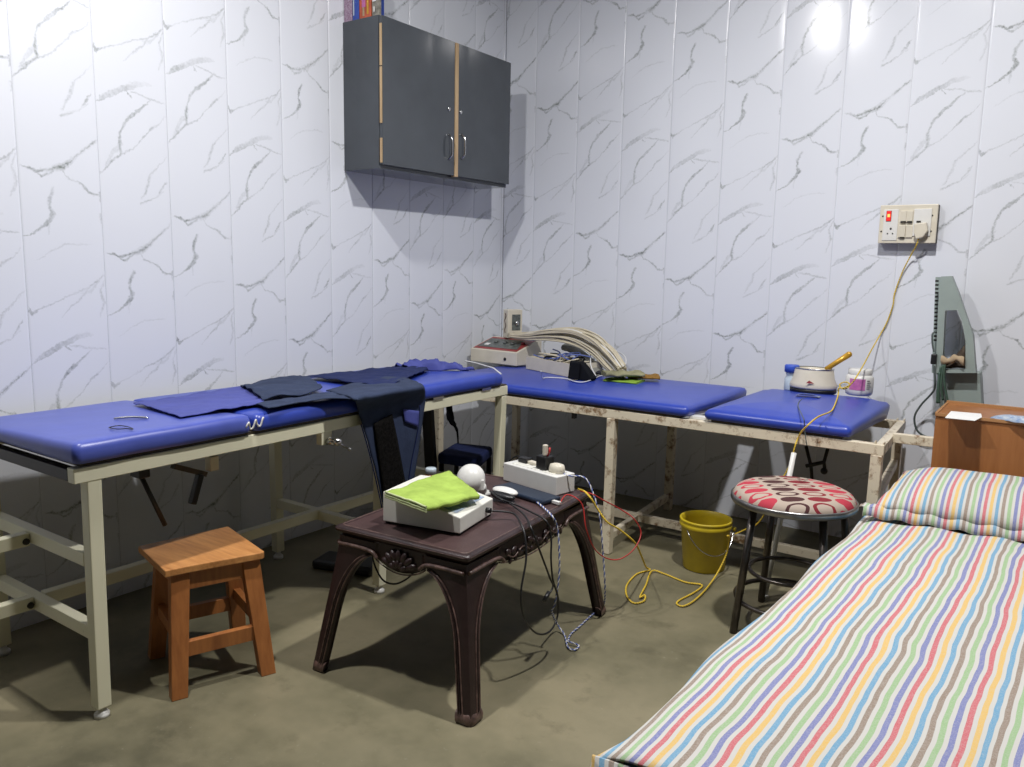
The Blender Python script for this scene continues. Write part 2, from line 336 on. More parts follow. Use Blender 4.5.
# ------------------------------------------------------------ mesh helpers
class MB:
    """collects shapes in world coordinates; .obj() links them as one mesh object"""
    def __init__(s): s.bm = bmesh.new(); s.mi = 0
    def faces_from(s, vs, fs):
        bv = [s.bm.verts.new(v) for v in vs]
        out = []
        for f in fs:
            try:
                fc = s.bm.faces.new([bv[i] for i in f]); fc.material_index = s.mi; out.append(fc)
            except ValueError: pass
        return out
    def box(s, c, size, rz=0.0, rot=None):
        hx, hy, hz = size[0]/2, size[1]/2, size[2]/2
        R = rot if rot is not None else Matrix.Rotation(rz, 3, 'Z')
        vs = [Vector(c) + R @ Vector((x, y, z)) for x in (-hx, hx) for y in (-hy, hy) for z in (-hz, hz)]
        s.faces_from(vs, [(0,1,3,2),(4,6,7,5),(0,4,5,1),(2,3,7,6),(0,2,6,4),(1,5,7,3)]); return s
    def bx(s, a, b):
        return s.box([(a[i]+b[i])/2 for i in range(3)], [abs(b[i]-a[i]) for i in range(3)])
    def beam(s, p0, p1, w, h, up=(0, 0, 1)):
        p0, p1 = Vector(p0), Vector(p1); d = (p1-p0); ln = d.length; d.normalize()
        side = d.cross(Vector(up)); side = side.normalized() if side.length > 1e-4 else Vector((1, 0, 0))
        u = side.cross(d).normalized()
        R = Matrix((d, side, u)).transposed()
        return s.box((p0+p1)/2, (ln, w, h), rot=R)
    def prism(s, poly, n0, n1):
        """poly: list of 3-D points; swept by vector from n0 to n1"""
        n = len(poly); vs = [Vector(p)+Vector(n0) for p in poly] + [Vector(p)+Vector(n1) for p in poly]
        fs = [tuple(range(n)), tuple(range(2*n-1, n-1, -1))] + [(i, (i+1) % n, n+(i+1) % n, n+i) for i in range(n)]
        s.faces_from(vs, fs); return s
    def tube(s, pts, r, seg=8, smooth=0, cap=True, rr=None):
        pts = [Vector(p) for p in pts]
        if smooth: pts = catmull(pts, smooth)
        rings = []; up = Vector((0, 0, 1)); prev = None
        for i, p in enumerate(pts):
            a = pts[max(i-1, 0)]; b = pts[min(i+1, len(pts)-1)]; d = (b-a)
            d = d.normalized() if d.length > 1e-9 else Vector((0, 0, 1))
            if prev is None:
                prev = d.orthogonal().normalized()
            prev = (prev - d*prev.dot(d)); prev = prev.normalized() if prev.length > 1e-6 else d.orthogonal().normalized()
            q = d.cross(prev)
            r_ = r if rr is None else rr[min(i, len(rr)-1)] if not smooth else rr[0]+(rr[-1]-rr[0])*i/(len(pts)-1)
            rings.append([s.bm.verts.new(p + (prev*math.cos(2*PI*k/seg) + q*math.sin(2*PI*k/seg))*r_) for k in range(seg)])
        for a, b in zip(rings, rings[1:]):
            for k in range(seg):
                f = s.bm.faces.new((a[k], a[(k+1) % seg], b[(k+1) % seg], b[k])); f.material_index = s.mi; f.smooth = True
        if cap:
            for rg in (rings[0][::-1], rings[-1]):
                f = s.bm.faces.new(rg); f.material_index = s.mi
        return s
    def lathe(s, prof, c=(0, 0, 0), seg=28, rot=None, sx=1.0, sy=1.0, smooth=True):
        R = rot if rot is not None else Matrix.Identity(3); rings = []
        for r, z in prof:
            if r < 1e-6: rings.append([s.bm.verts.new(Vector(c) + R @ Vector((0, 0, z)))])
            else: rings.append([s.bm.verts.new(Vector(c) + R @ Vector((r*sx*math.cos(2*PI*k/seg), r*sy*math.sin(2*PI*k/seg), z))) for k in range(seg)])
        for a, b in zip(rings, rings[1:]):
            for k in range(seg):
                k2 = (k+1) % seg
                if len(a) == 1 and len(b) == 1: continue
                if len(a) == 1: vs = (a[0], b[k2], b[k])
                elif len(b) == 1: vs = (a[k], a[k2], b[0])
                else: vs = (a[k], a[k2], b[k2], b[k])
                f = s.bm.faces.new(vs); f.smooth = smooth; f.material_index = s.mi
        return s
    def grid(s, rows, smooth=True, close=False):
        vr = [[s.bm.verts.new(p) for p in row] for row in rows]
        for a, b in zip(vr, vr[1:]):
            n = len(a)
            for k in range(n if close else n-1):
                f = s.bm.faces.new((a[k], a[(k+1) % n], b[(k+1) % n], b[k])); f.smooth = smooth; f.material_index = s.mi
        return s
    def ball(s, c, r, sc=(1, 1, 1), rot=None, seg=14):
        prof = [(r*math.sin(PI*i/(seg//1)), -r*math.cos(PI*i/(seg//1))) for i in range(seg+1)]
        prof[0] = (0, -r); prof[-1] = (0, r)
        R = (rot if rot is not None else Matrix.Identity(3)) @ Matrix.Diagonal(sc)
        return s.lathe(prof, c, seg, R)
    def obj(s, name, mats, parent=None, origin=None, bevel=0, solid=0, sub=0, offset=0):
        bmesh.ops.recalc_face_normals(s.bm, faces=s.bm.faces)
        if parent is not None: org = parent.location.copy()
        else:
            if origin is None:
                xs = [v.co for v in s.bm.verts]
                lo = Vector([min(v[i] for v in xs) for i in range(3)]); hi = Vector([max(v[i] for v in xs) for i in range(3)])
                origin = ((lo.x+hi.x)/2, (lo.y+hi.y)/2, lo.z)
            org = Vector(origin)
        root_org = org
        if parent is not None and parent.parent is not None: root_org = parent.parent.location + parent.location
        bmesh.ops.translate(s.bm, verts=s.bm.verts, vec=-root_org)
        me = bpy.data.meshes.new(name); s.bm.to_mesh(me); s.bm.free()
        for mt in (mats if isinstance(mats, (list, tuple)) else [mats]): me.materials.append(M[mt] if isinstance(mt, str) else mt)
        o = bpy.data.objects.new(name, me); COL.objects.link(o)
        if parent is not None: o.parent = parent
        else: o.location = root_org
        if bevel:
            b = o.modifiers.new('bevel', 'BEVEL'); b.width = bevel; b.segments = 2; b.limit_method = 'ANGLE'; b.angle_limit = math.radians(40)
        if solid:
            b = o.modifiers.new('solid', 'SOLIDIFY'); b.thickness = solid; b.offset = offset
        if sub:
            b = o.modifiers.new('sub', 'SUBSURF'); b.levels = sub; b.render_levels = sub
        return o
def catmull(p, n):
    out = []
    for i in range(len(p)-1):
        a = p[max(i-1, 0)]; b = p[i]; c = p[i+1]; d = p[min(i+2, len(p)-1)]
        for k in range(n):
            t = k/n
            out.append(0.5*((2*b) + (c-a)*t + (2*a-5*b+4*c-d)*t*t + (3*b-a-3*c+d)*t**3))
    out.append(p[-1]); return out
def resample(p, n):
    p = catmull([Vector(q) for q in p], 8) if len(p) > 2 else [Vector(q) for q in p]
    ln = [0]
    for a, b in zip(p, p[1:]): ln.append(ln[-1]+(b-a).length)
    out = []; j = 0
    for i in range(n):
        t = ln[-1]*i/(n-1)
        while j < len(ln)-2 and ln[j+1] < t: j += 1
        u = (t-ln[j])/max(ln[j+1]-ln[j], 1e-9); out.append(p[j].lerp(p[j+1], min(max(u, 0), 1)))
    return out
def tag(o, label, cat, group=None):
    o['label'] = label; o['category'] = cat
    if group: o['group'] = group
    return o
def thing(name, loc, label, cat, group=None):
    o = bpy.data.objects.new(name, None); COL.objects.link(o); o.location = loc
    o.empty_display_size = .05
    return tag(o, label, cat, group)
def structure(o): o['kind'] = 'structure'; return o
def sheet(lefts, rights, nu=14, nv=30, amp=0.003, freq=9, seed=0, lift=0.0, pair=False):
    """cloth between two smoothed edge lines, as rows of points with creases and small wrinkles"""
    if pair:
        k = max(2, nv//len(lefts)); A = catmull([Vector(p) for p in lefts], k); B = catmull([Vector(p) for p in rights], k); nv = len(A)
    else: A = resample(lefts, nv); B = resample(rights, nv)
    rows = []
    for i in range(nv):
        row = []
        for j in range(nu):
            t = j/(nu-1); p = A[i].lerp(B[i], t)
            q = Vector((p.x*freq+seed, p.y*freq, p.z*freq))
            w = abs(noise.noise(q)) + .45*abs(noise.noise(q*2.1)) + .12*abs(noise.noise(q*4.7))
            row.append(p + Vector((w*amp*.5, 0, w*amp + lift*math.sin(PI*t))))
        rows.append(row)
    return rows
def twisted(name, pts, r, ma, mb_, pitch=.022, smooth=8):
    """two strands wound round one another"""
    P = catmull([Vector(p) for p in pts], smooth)
    ln = sum((b-a).length for a, b in zip(P, P[1:])); n = max(20, int(ln/.0042))
    P = resample_lin(P, n); b = MB(); prev = None; s1 = []; s2 = []; dist = 0
    for i, p in enumerate(P):
        d = (P[min(i+1, n-1)]-P[max(i-1, 0)]).normalized()
        if prev is None: prev = d.orthogonal().normalized()
        prev = (prev-d*prev.dot(d)).normalized(); q = d.cross(prev)
        if i: dist += (p-P[i-1]).length
        a = 2*PI*dist/pitch; off = (prev*math.cos(a)+q*math.sin(a))*r*.85
        s1.append(p+off); s2.append(p-off)
    b.mi = 0; b.tube(s1, r, 6); b.mi = 1; b.tube(s2, r, 6)
    return b.obj(name, [ma, mb_])
def resample_lin(p, n):
    ln = [0]
    for a, b in zip(p, p[1:]): ln.append(ln[-1]+(b-a).length)
    out = []; j = 0
    for i in range(n):
        t = ln[-1]*i/(n-1)
        while j < len(ln)-2 and ln[j+1] < t: j += 1
        out.append(p[j].lerp(p[j+1], min(max((t-ln[j])/max(ln[j+1]-ln[j], 1e-9), 0), 1)))
    return out

# ------------------------------------------------------------ room
H = 3.05; RX = 3.9; RY = -4.75
b = MB(); b.bx((-.1, RY, -.08), (RX, .1, 0)); structure(b.obj('floor', 'floor', origin=(0, 0, 0)))
b = MB(); b.bx((-.1, RY, H), (RX, .1, H+.08)); structure(b.obj('ceiling', 'ceiling', origin=(0, 0, H)))
def panel_wall(name, to3, seams, leaf, period):
    """printed PVC panels: each gently crowned with a groove at the joint; UV = (panel, repeat)"""
    bm = bmesh.new(); uvl = bm.loops.layers.uv.new('UVMap')
    for i in range(len(seams)-1):
        a, c, W0, tip = seams[i][0], seams[i+1][0], seams[i][1], leaf[i]
        pr = [(0, -.0016), (.008, -.0002), (.03, .0002), (.15, .0008), (.3, .0013), (.5, .0016), (.7, .0013), (.85, .0008), (.97, .0002), (.992, -.0002), (1, -.0016)]
        tilt = random.uniform(-.0012, .0012)
        cols = []
        for t, dep in pr:
            s = a+(c-a)*t; dd = dep + tilt*(t-.5)*(4*t*(1-t) + .2)
            cols.append([(s, dd, z) for z in (0, H)])
        for (p, q), (t0, _), (t1, _) in zip(zip(cols, cols[1:]), pr, pr[1:]):
            vs = [bm.verts.new(to3(*p[0])), bm.verts.new(to3(*q[0])), bm.verts.new(to3(*q[1])), bm.verts.new(to3(*p[1]))]
            f = bm.faces.new(vs); f.smooth = True
            full = seams[i][2]      # where u=0 lies and the full panel width
            us = [(full[0] + (x-a)/full[1]*full[2]) for x in (p[0][0], q[0][0], q[1][0], p[1][0])]
            for lp, u, z in zip(f.loops, us, (0, 0, H, H)):
                lp[uvl].uv = (min(max(u, 0.0005), .9995), (tip + .274*period - z)/period + 20)
    bmesh.ops.remove_doubles(bm, verts=bm.verts, dist=.00001)
    # backing slab
    me = bpy.data.meshes.new(name); bm.to_mesh(me); bm.free(); me.materials.append(M['wall'])
    o = bpy.data.objects.new(name, me); COL.objects.link(o); structure(o); return o
# left wall x = 0: u runs towards the corner (+y)
s0, t0, WL, WR = .2694, .1998, .25, .2616
tipsL = {-1: 1.40, 0: 1.64, 1: 1.478, 2: 1.68, 3: 1.082, 4: 1.345, 5: 1.576, 6: 1.816, 7: 1.684, 8: 1.94, 9: 1.22, 10: 1.5, 11: 1.1, 12: 1.7, 13: 1.3, 14: 1.6, 15: 1.2, 16: 1.5, 17: 1.9}
seams = []; leaf = []
for k in range(17, -1, -1):
    seams.append((-(s0+(k+1)*WL), WL, (0, WL, 1))); leaf.append(tipsL[k])
seams.append((-s0, WL, (0, WL, 1))); leaf.append(tipsL[-1])
seams.append((-s0+WL, WL, (0, WL, 1))); leaf.append(1.55)
seams.append((0, WL, None))
panel_wall('wall_left', lambda s, d, z: Vector((d, s, z)), seams, leaf, 1.096)
tipsR = {-1: 1.52, 0: 1.370, 1: 1.869, 2: 1.759, 3: 1.642, 4: 1.390, 5: 1.117, 6: 1.202, 7: 1.851, 8: 1.477, 9: 1.70, 10: 1.2, 11: 1.6, 12: 1.4, 13: 1.8, 14: 1.3}
seams = [(0, WR, (1-t0/WR, WR, 1))]; leaf = [tipsR[-1]]
for k in range(0, 15): seams.append((t0+k*WR, WR, (0, WR, 1))); leaf.append(tipsR[k])
seams[-1] = (RX, WR, None); leaf.pop()
panel_wall('wall_right', lambda s, d, z: Vector((s, -d, z)), seams, leaf, 1.155)

# ------------------------------------------------------------ left treatment bench
def foot(b, x, y):
    b.lathe([(.0001, 0), (.019, 0), (.019, .010), (.013, .016), (.010, .018), (.010, .034), (.0001, .034)], (x, y, 0), 16)
def cushion(name, x0, x1, y0, y1, z0, z1, mtl, parent, crown=.004, er=.016, nx=22, ny=40, seed=0, wob=.0015, tilt=0.0):
    """upholstered pad with rounded rim, stretched cover and slightly uneven edges"""
    b = MB(); rows = []
    def ring(inset, z, n=1):
        pts = []
        hx, hy = (x1-x0)/2-inset, (y1-y0)/2-inset; cx, cy = (x0+x1)/2, (y0+y1)/2
        rr = max(.018-inset*.3, .006)
        per = []
        for (sx, sy, a0) in ((1, -1, -90), (1, 1, 0), (-1, 1, 90), (-1, -1, 180)):
            for k in range(6):
                a = math.radians(a0 + 90*k/5)
                per.append((cx+sx*(hx-rr)+rr*math.cos(a), cy+sy*(hy-rr)+rr*math.sin(a)))
            nxt = {(1, -1): (1, 1), (1, 1): (-1, 1), (-1, 1): (-1, -1), (-1, -1): (1, -1)}[(sx, sy)]
            ax, ay = per[-1]; a = math.radians(a0+90)
            bx_, by_ = cx+nxt[0]*(hx-rr)+rr*math.cos(a), cy+nxt[1]*(hy-rr)+rr*math.sin(a)
            for k in range(1, 16): per.append((ax+(bx_-ax)*k/16, ay+(by_-ay)*k/16))
        for (x, y) in per:
            w = noise.noise(Vector((x*7+seed, y*7, z*8)))*wob
            pts.append(Vector((x + w, y + w, z + noise.noise(Vector((x*5, y*5+seed, 3)))*wob)))
        return pts
    h = z1-z0
    rows = [ring(er*.9, z0-.001), ring(er*.25, z0+.002), ring(0, z0+h*.28), ring(0, z0+h*.62), ring(er*.35, z0+h*.88), ring(er*1.2, z1-.001)]
    for i in range(1, 9):
        t = i/9; ins = er*1.2 + (min(x1-x0, y1-y0)/2-er*1.2-.004)*t
        rows.append(ring(ins, z1 + crown*math.sin(t*PI/2)**(.6 if crown > .012 else 1)))
    if tilt:
        for rw in rows:
            for p in rw: p.z -= (x1-p.x)*tilt*max(0, min(1, (p.z-z0)/(z1-z0)))
    b.grid(rows, close=True)
    lastn = len(rows[0])
    b.bm.verts.ensure_lookup_table()
    b.bm.faces.new(b.bm.verts[-lastn:]).smooth = True
    b.bm.faces.new(b.bm.verts[:lastn])
    return b.obj(name, mtl, parent)
BX0, BX1 = .115, .735      # bench width
LB = thing('treatment_bench', (.42, -1.87, 0), 'long cream steel bench along the left wall with worn blue vinyl pads', 'bench')
yA, yB, yC, ZR = -2.715, -1.70, -.985, .675
b = MB()
b.beam((BX1-.016, -2.765, ZR-.019), (BX1-.016, -.965, ZR-.014), .032, .038)
b.obj('front_rail', 'cream', LB, bevel=.002)
b = MB(); b.beam((BX0+.016, -2.765, ZR-.019), (BX0+.016, -.965, ZR-.019), .032, .038); b.obj('back_rail', 'cream', LB, bevel=.002)
for y, nm in ((-2.752, 'end_rail'), (-1.70, 'end_rail'), (-.98, 'end_rail')):
    b = MB(); b.beam((BX0+.032, y, ZR-.021), (BX1-.032, y, ZR-.021), .026, .030); b.obj(nm, 'cream' if y > -2.7 else 'darkmetal', LB, bevel=.001)
for y in (yA, yB, yC):
    for x, xf in ((BX1-.020, BX1-.034), (BX0+.02, BX0+.024)):
        b = MB(); b.beam((x, y, ZR-.036), (xf, y, .030), .036, .036, up=(0, 1, 0))
        lg = b.obj('leg', 'cream', LB, bevel=.0025)
        b = MB(); foot(b, xf, y); f = b.obj('foot', 'white', lg)
for z in (.425, .232):      # cross bars between each pair of legs
    b = MB(); b.beam((BX0+.036, yA, z), (BX1-.050, yA, z), .030, .036); b.obj('cross_bar', 'cream', LB, bevel=.002)
for y in (yB, yC):
    b = MB(); b.beam((BX0+.036, y, .232), (BX1-.050, y, .232), .030, .036); b.obj('cross_bar', 'cream', LB, bevel=.002)
b = MB(); b.beam((.385, yA+.015, .236), (.385, yC-.015, .236), .030, .036); b.obj('lower_rail', 'cream', LB, bevel=.002)
for z in (.418, .236):      # bars that carry on beyond the end of the bench
    b = MB(); b.beam((.385, -3.35, z-.004), (.385, yA-.016, z), .030, .036); b.obj('extension_bar', 'cream', LB, bevel=.002)
    b = MB(); b.tube([(.385-.001, yA-.026, z-.004), (.385+.012, yA-.026, z-.004), (.404, yA-.026, z-.004)], .009, 10); b.obj('bolt', 'darkmetal', LB)
# padding board, two pads
b = MB(); b.bx((BX0+.0, -2.745, ZR+.001), (BX1-.006, -.965, ZR+.011)); b.obj('pad_board', 'board', LB)
TILT = .046
cushion('pad', .085, BX1+.017, -2.770, -2.262, ZR+.013, ZR+.067, 'blue_dull', LB, .002, .012, seed=2, wob=.003, tilt=TILT)
cushion('pad', .085, BX1+.014, -2.250, -1.010, ZR+.013, ZR+.066, 'blue', LB, .002, .014, seed=5, wob=.003, tilt=TILT)
# torn crease with shiny tape where the pads meet
b = MB(); tp = []
for i in range(9):
    t = i/8; tp.append(Vector((BX1+.016+.004*math.sin(i*2.1), -2.285+.065*t, ZR+.030+.028*math.sin(i*1.9)*.5+.012*t)))
b.tube(tp, .0028, 5, smooth=3); b.obj('torn_tape', 'white', LB)
# clamp screw under the front rail
cl = MB(); p = Vector((.735, -1.965, .628))
cl.bx((p.x-.028, p.y-.022, .598), (p.x-.002, p.y+.022, .640)); c_ = cl.obj('clamp_bracket', 'cream', LB, bevel=.002)
b = MB(); b.tube([p+Vector((-.01, 0, -.022)), p+Vector((.032, .012, -.018))], .011, 10); b.ball(p+Vector((.034, .012, -.018)), .014); b.tube([p+Vector((.030, -.02, .0)), p+Vector((.040, .058, -.050))], .0042, 6); b.ball(p+Vector((.040, .058, -.050)), .006)
b.obj('clamp_screw', 'steel', c_)
# tilt levers that hang below the left pad
b = MB(); q0 = PX(140, 474, .60); q1 = PX(165, 525, .60); b.tube([q0, q1], .007, 8); b.obj('tilt_rod', 'darkmetal', LB)
b = MB(); b.box(q0+Vector((0, 0, .008)), (.05, .032, .032)); b.obj('rod_bracket', 'darkmetal', LB, bevel=.003)
q2 = PX(173, 466, .52); q3 = PX(205, 474, .52)
b = MB(); b.beam(q2, q3, .022, .016); b.obj('lever_arm', 'board', LB)
b = MB(); b.box(PX(212, 463, .52), (.03, .03, .045)); b.obj('lever_block', 'cream', LB, bevel=.002)
b = MB(); b.beam(PX(200, 474, .53), PX(192, 504, .53), .024, .018, up=(0, 1, 0)); b.obj('lever_grip', 'black', LB, bevel=.003)
b = MB()
for yy in (-1.42, -1.12):
    b = MB(); b.bx((BX1-.004, yy-.03, ZR+.003), (BX1+.006, yy+.03, ZR+.013)); b.obj('metal_tab', 'steel', LB)

# ------------------------------------------------------------ right treatment bench
RF, RB, ZQ, ZK = -.847, -.085, .611, .576
R0, R1, SK = .16, 2.19, -.055      # SK: the frame is a little out of square
RBn = thing('treatment_bench', (1.17, -.47, 0), 'rusty cream bench along the right wall with two smooth blue pads', 'bench')
def rb(x, t, z=0.0):               # t = 0 front rail, 1 back rail
    return Vector((x+SK*t, RF+.017+(RB-RF-.034)*t, ZQ+(ZK-ZQ)*t+z))
for t_, nm in ((0, 'front_rail'), (1, 'back_rail')):
    b = MB(); b.beam(rb(R0, t_, -.018), rb(R1, t_, -.018), .032, .036); b.obj(nm, 'cream_worn', RBn, bevel=.002)
for x in (R1-.016, 1.50, R0+.05):
    b = MB(); b.beam(rb(x, .022, -.020), rb(x, .978, -.020), .030, .034); b.obj('end_rail', 'cream_worn', RBn, bevel=.002)
for x in (R0+.08, 1.166, R1-.022):
    for t_ in (0, 1):
        p = rb(x, t_, -.036); b = MB(); b.beam(p, (p.x-.004, p.y, .002), .036, .036, up=(0, 1, 0)); b.obj('leg', 'cream_worn', RBn, bevel=.0025)
def rl(x, t, z): p = rb(x, t); return Vector((p.x-.004, p.y, z))
for x in (R0+.08, 1.166, R1-.022):
    b = MB(); b.beam(rl(x, .025, .070), rl(x, .975, .070), .026, .030); b.obj('cross_bar', 'cream_worn', RBn, bevel=.002)
b = MB(); b.beam(rl(R1-.022, .025, .40), rl(R1-.022, .975, .40), .026, .030); b.obj('cross_bar', 'cream_worn', RBn, bevel=.002)
b = MB(); b.beam(rl(R0+.08, .43, .074), rl(R1-.037, .43, .074), .026, .034); b.obj('lower_rail', 'cream_worn', RBn, bevel=.002)
b = MB(); b.beam((R1-.022, -.560, .588), (2.300, -.560, .590), .028, .034); b.obj('extension_bar', 'cream_worn', RBn, bevel=.002)
for t_ in (0, 1):
    for dx in (-.030, -.004):
        p = rb(R1+dx, t_); b = MB(); b.bx((p.x-.002, p.y-.012, p.z-.001), (p.x+.002, p.y+.012, p.z+.009)); b.obj('socket_lug', 'cream_worn', RBn)
def slope(y): return (y-RF)/(RB-RF)*(ZK-ZQ)
def tilted(o):
    for v in o.data.vertices:
        if v.co.z < ZQ+.020: v.co.z += slope(v.co.y+RBn.location.y)
b = MB(); b.bx((R0+.06, RF+.01, ZQ+.001), (1.46, RB-.005, ZQ+.009)); tilted(b.obj('pad_board', 'board', RBn))  # boards extended unseen past the pads to block light from the wall below
b = MB(); b.bx((1.585, RF+.01, ZQ+.001), (2.05, RB-.005, ZQ+.009)); tilted(b.obj('pad_board', 'board', RBn))
tilted(cushion('pad', R0+.05, 1.497, RF-.006, -.180, ZQ+.010, ZQ+.052, 'blue', RBn, .008, .020, seed=9))
tilted(cushion('pad', 1.560, 2.085, RF-.008, -.165, ZQ+.010, ZQ+.053, 'blue', RBn, .024, .028, seed=13))
b = MB(); b.bx((1.487, RF+.032, ZQ+.001), (1.562, RF+.075, ZQ+.010)); b.obj('white_strip', 'white', RBn)
b = MB()
b.beam((.985, RF+.016, ZQ-.060), (.985, RF+.016, ZQ-.02), .014, .020, up=(0, 1, 0)); b.obj('latch', 'darkmetal', RBn)
# tilt ratchet hanging below the small pad
b = MB()
pa = [PY(x, y, -.62) for x, y in ((806, 446), (811, 466), (813, 492))]
b.tube(pa, .007, 6); b.tube([PY(828, 448, -.62), PY(824, 462, -.62), PY(825, 472, -.62)], .007, 6); b.tube([PY(806, 466, -.62), PY(825, 462, -.62)], .008, 6); b.ball(PY(824, 471, -.62), .013)
b.obj('tilt_ratchet', 'darkmetal', RBn)

# white rod standing behind the round stool
b = MB(); p1 = PY(794, 453, -.885)
dd = (PY(788.5, 480, -.885)-p1).normalized(); p0 = p1 + dd*((0.012-p1.z)/dd.z)
b.tube([p0, p1], .009, 12); b.lathe([(.0001, -.012), (.013, -.012), (.013, .0), (.009, .004), (.0001, .004)], p0, 12)
tag(b.obj('rod', 'white', origin=p0), 'slim white rod leaning under the right bench behind the round stool', 'rod')

# ------------------------------------------------------------ cloths and belts lying on the left bench
ZT = ZR+.0745
def Q(x, y, dz=0.0):
    p = PZ(x, y, ZT+dz)
    for _ in range(6): p = PZ(x, y, ZT-.005+dz-(.75-min(p.x, .75))*TILT)
    return p
b = MB(); b.grid(sheet([Q(133, 404.5, .002), Q(170, 399, .003), Q(215, 392, .003), Q(252, 386, .004)], [Q(180, 418, .002), Q(198, 415, .002), Q(222, 411, .003), Q(264, 404, .004)], 30, 60, .009, 13, 1, .003))
tag(b.obj('traction_belt', 'violet', solid=.0022, offset=1), 'blue-violet cloth belt lying flat on the left half of the left bench', 'belt')
b = MB(); b.grid(sheet([Q(240, 387, .010), Q(262, 383, .010), Q(283, 379, .010), Q(300, 377, .009)], [Q(262, 401, .011), Q(280, 398, .012), Q(305, 396, .012), Q(322, 389, .010)], 30, 40, .013, 8, 3, .008))
tag(b.obj('cloth_pad', 'navy_grey', solid=.003, offset=1), 'folded grey-navy cloth heaped where the long belts cross on the bench', 'cloth')
# chest harness: band along the bench, wide flap over the front edge
H_ = thing('traction_harness', (.70, -1.72, ZT), 'wide navy harness hanging over the front edge of the left bench', 'harness')
xf = BX1+.024
def hang(x, y, dx=0.0): return PX(x, y, xf+dx)
left = [Q(326, 391, .010), Q(342, 396, .012), Q(354, 400.5, .010), hang(358, 412, .006), hang(363, 430, .006), hang(370, 452, .008), hang(378, 482, .010), hang(384, 512, .012)]
right = [Q(392, 373, .014), Q(410, 380, .013), Q(423, 386.5, .010), hang(425, 399, .005), hang(423, 415, .004), hang(420, 437, .006), hang(416, 464, .008), hang(412, 490, .010)]
b = MB(); b.grid(sheet(left, right, 30, 56, .007, 9, 7, 0, True)); fl = b.obj('flap', 'navy_grey', H_, solid=.004)
l2 = [hang(374, 424, .016), hang(377, 446, .018), hang(382, 480, .020), hang(386, 508, .022)]
r2 = [hang(392, 414, .016), hang(397, 438, .018), hang(402, 465, .020), hang(407, 492, .022)]
b = MB(); b.grid(sheet(l2, r2, 10, 20, .001, 20, 2)); b.obj('hook_patch', 'velcro', H_, solid=.003)
b = MB(); b.grid(sheet([hang(403, 409, .014), hang(405, 422, .015)], [hang(419, 411, .014), hang(418, 427, .015)], 6, 6, .001, 20, 2)); b.obj('stitched_patch', 'violet', H_, solid=.002)
for l_, r_ in (((358, 408), (423, 402)),):
    pts = [hang(361, 424, .012), hang(368, 448, .014), hang(376, 480, .016), hang(382, 508, .018)]
b = MB(); b.tube(pts, .0022, 5, smooth=5); b.tube([hang(420, 405, .010), hang(418, 430, .012), hang(412, 460, .014), hang(408, 486, .016)], .0022, 5, smooth=5); b.obj('edge_binding', 'navy', H_)
b = MB(); b.grid(sheet([Q(255, 404, .006), Q(290, 399, .007), Q(325, 394, .009), Q(352, 391, .010)], [Q(268, 409, .006), Q(300, 403, .007), Q(335, 399, .009), Q(358, 401, .010)], 18, 44, .008, 14, 6, .002)); b.obj('long_strap', 'navy_grey', H_, solid=.003)
b = MB(); b.grid(sheet([Q(303, 377, .006), Q(330, 374, .007), Q(365, 371, .008), Q(400, 366, .009), Q(420, 362, .010)], [Q(381, 388, .010), Q(392, 386, .012), Q(402, 381, .013), Q(415, 375, .012), Q(428, 370, .010)], 34, 56, .012, 12, 11, .004))
b.obj('upper_strap', 'navy', H_, solid=.003)
# crumpled end of a second belt against the wall
b = MB(); rows = []
for i in range(30):
    t = i/29; c = Q(402, 371).lerp(Q(466, 369), t); row = []
    for j in range(16):
        a = PI*j/15; w = .052 + .05*noise.noise(Vector((t*5, 7, 1))); h = (.022+.020*math.sin(t*PI)**.7)*(1-t*.55)*min(1, (1-t)*5+.15)
        n = noise.noise(Vector((t*7, j*.33, 2.2)))+.5*noise.noise(Vector((t*19, j*.9, 5.2)))
        row.append(Vector((c.x - math.cos(a)*w, c.y, c.z+.001+math.sin(a)*(h+n*.022)+max(0, n)*.008)))
    rows.append(row)
b.grid(rows); tag(b.obj('cloth_belt', 'violet', solid=.003), 'crumpled blue-violet belt bunched near the corner end of the left bench', 'belt')
# tweezers and a thin wire loop
b = MB(); a0, a1 = Q(114, 418.5, .004), Q(146, 417.5, .004); mdl = a0.lerp(a1, .5)
b.tube([a0, mdl+Vector((0, 0, .003)), a1], .0028, 6, smooth=5); b.tube([a0+Vector((.003, .002, 0)), mdl+Vector((.010, 0, .003)), a1+Vector((.012, 0, 0))], .0028, 6, smooth=5)
tag(b.obj('forceps', 'steel'), 'shiny steel forceps lying on the left end of the long blue bench', 'forceps')
b = MB(); b.tube([Q(109, 427.5, .003), Q(118, 425.6, .003), Q(127, 426.5, .003), Q(133, 429, .003), Q(127, 428.6, .003), Q(117, 429, .003), Q(109, 427.5, .003)], .0014, 5, smooth=5)
tag(b.obj('wire_loop', 'black'), 'thin dark wire loop lying in front of the forceps on blue vinyl', 'wire')

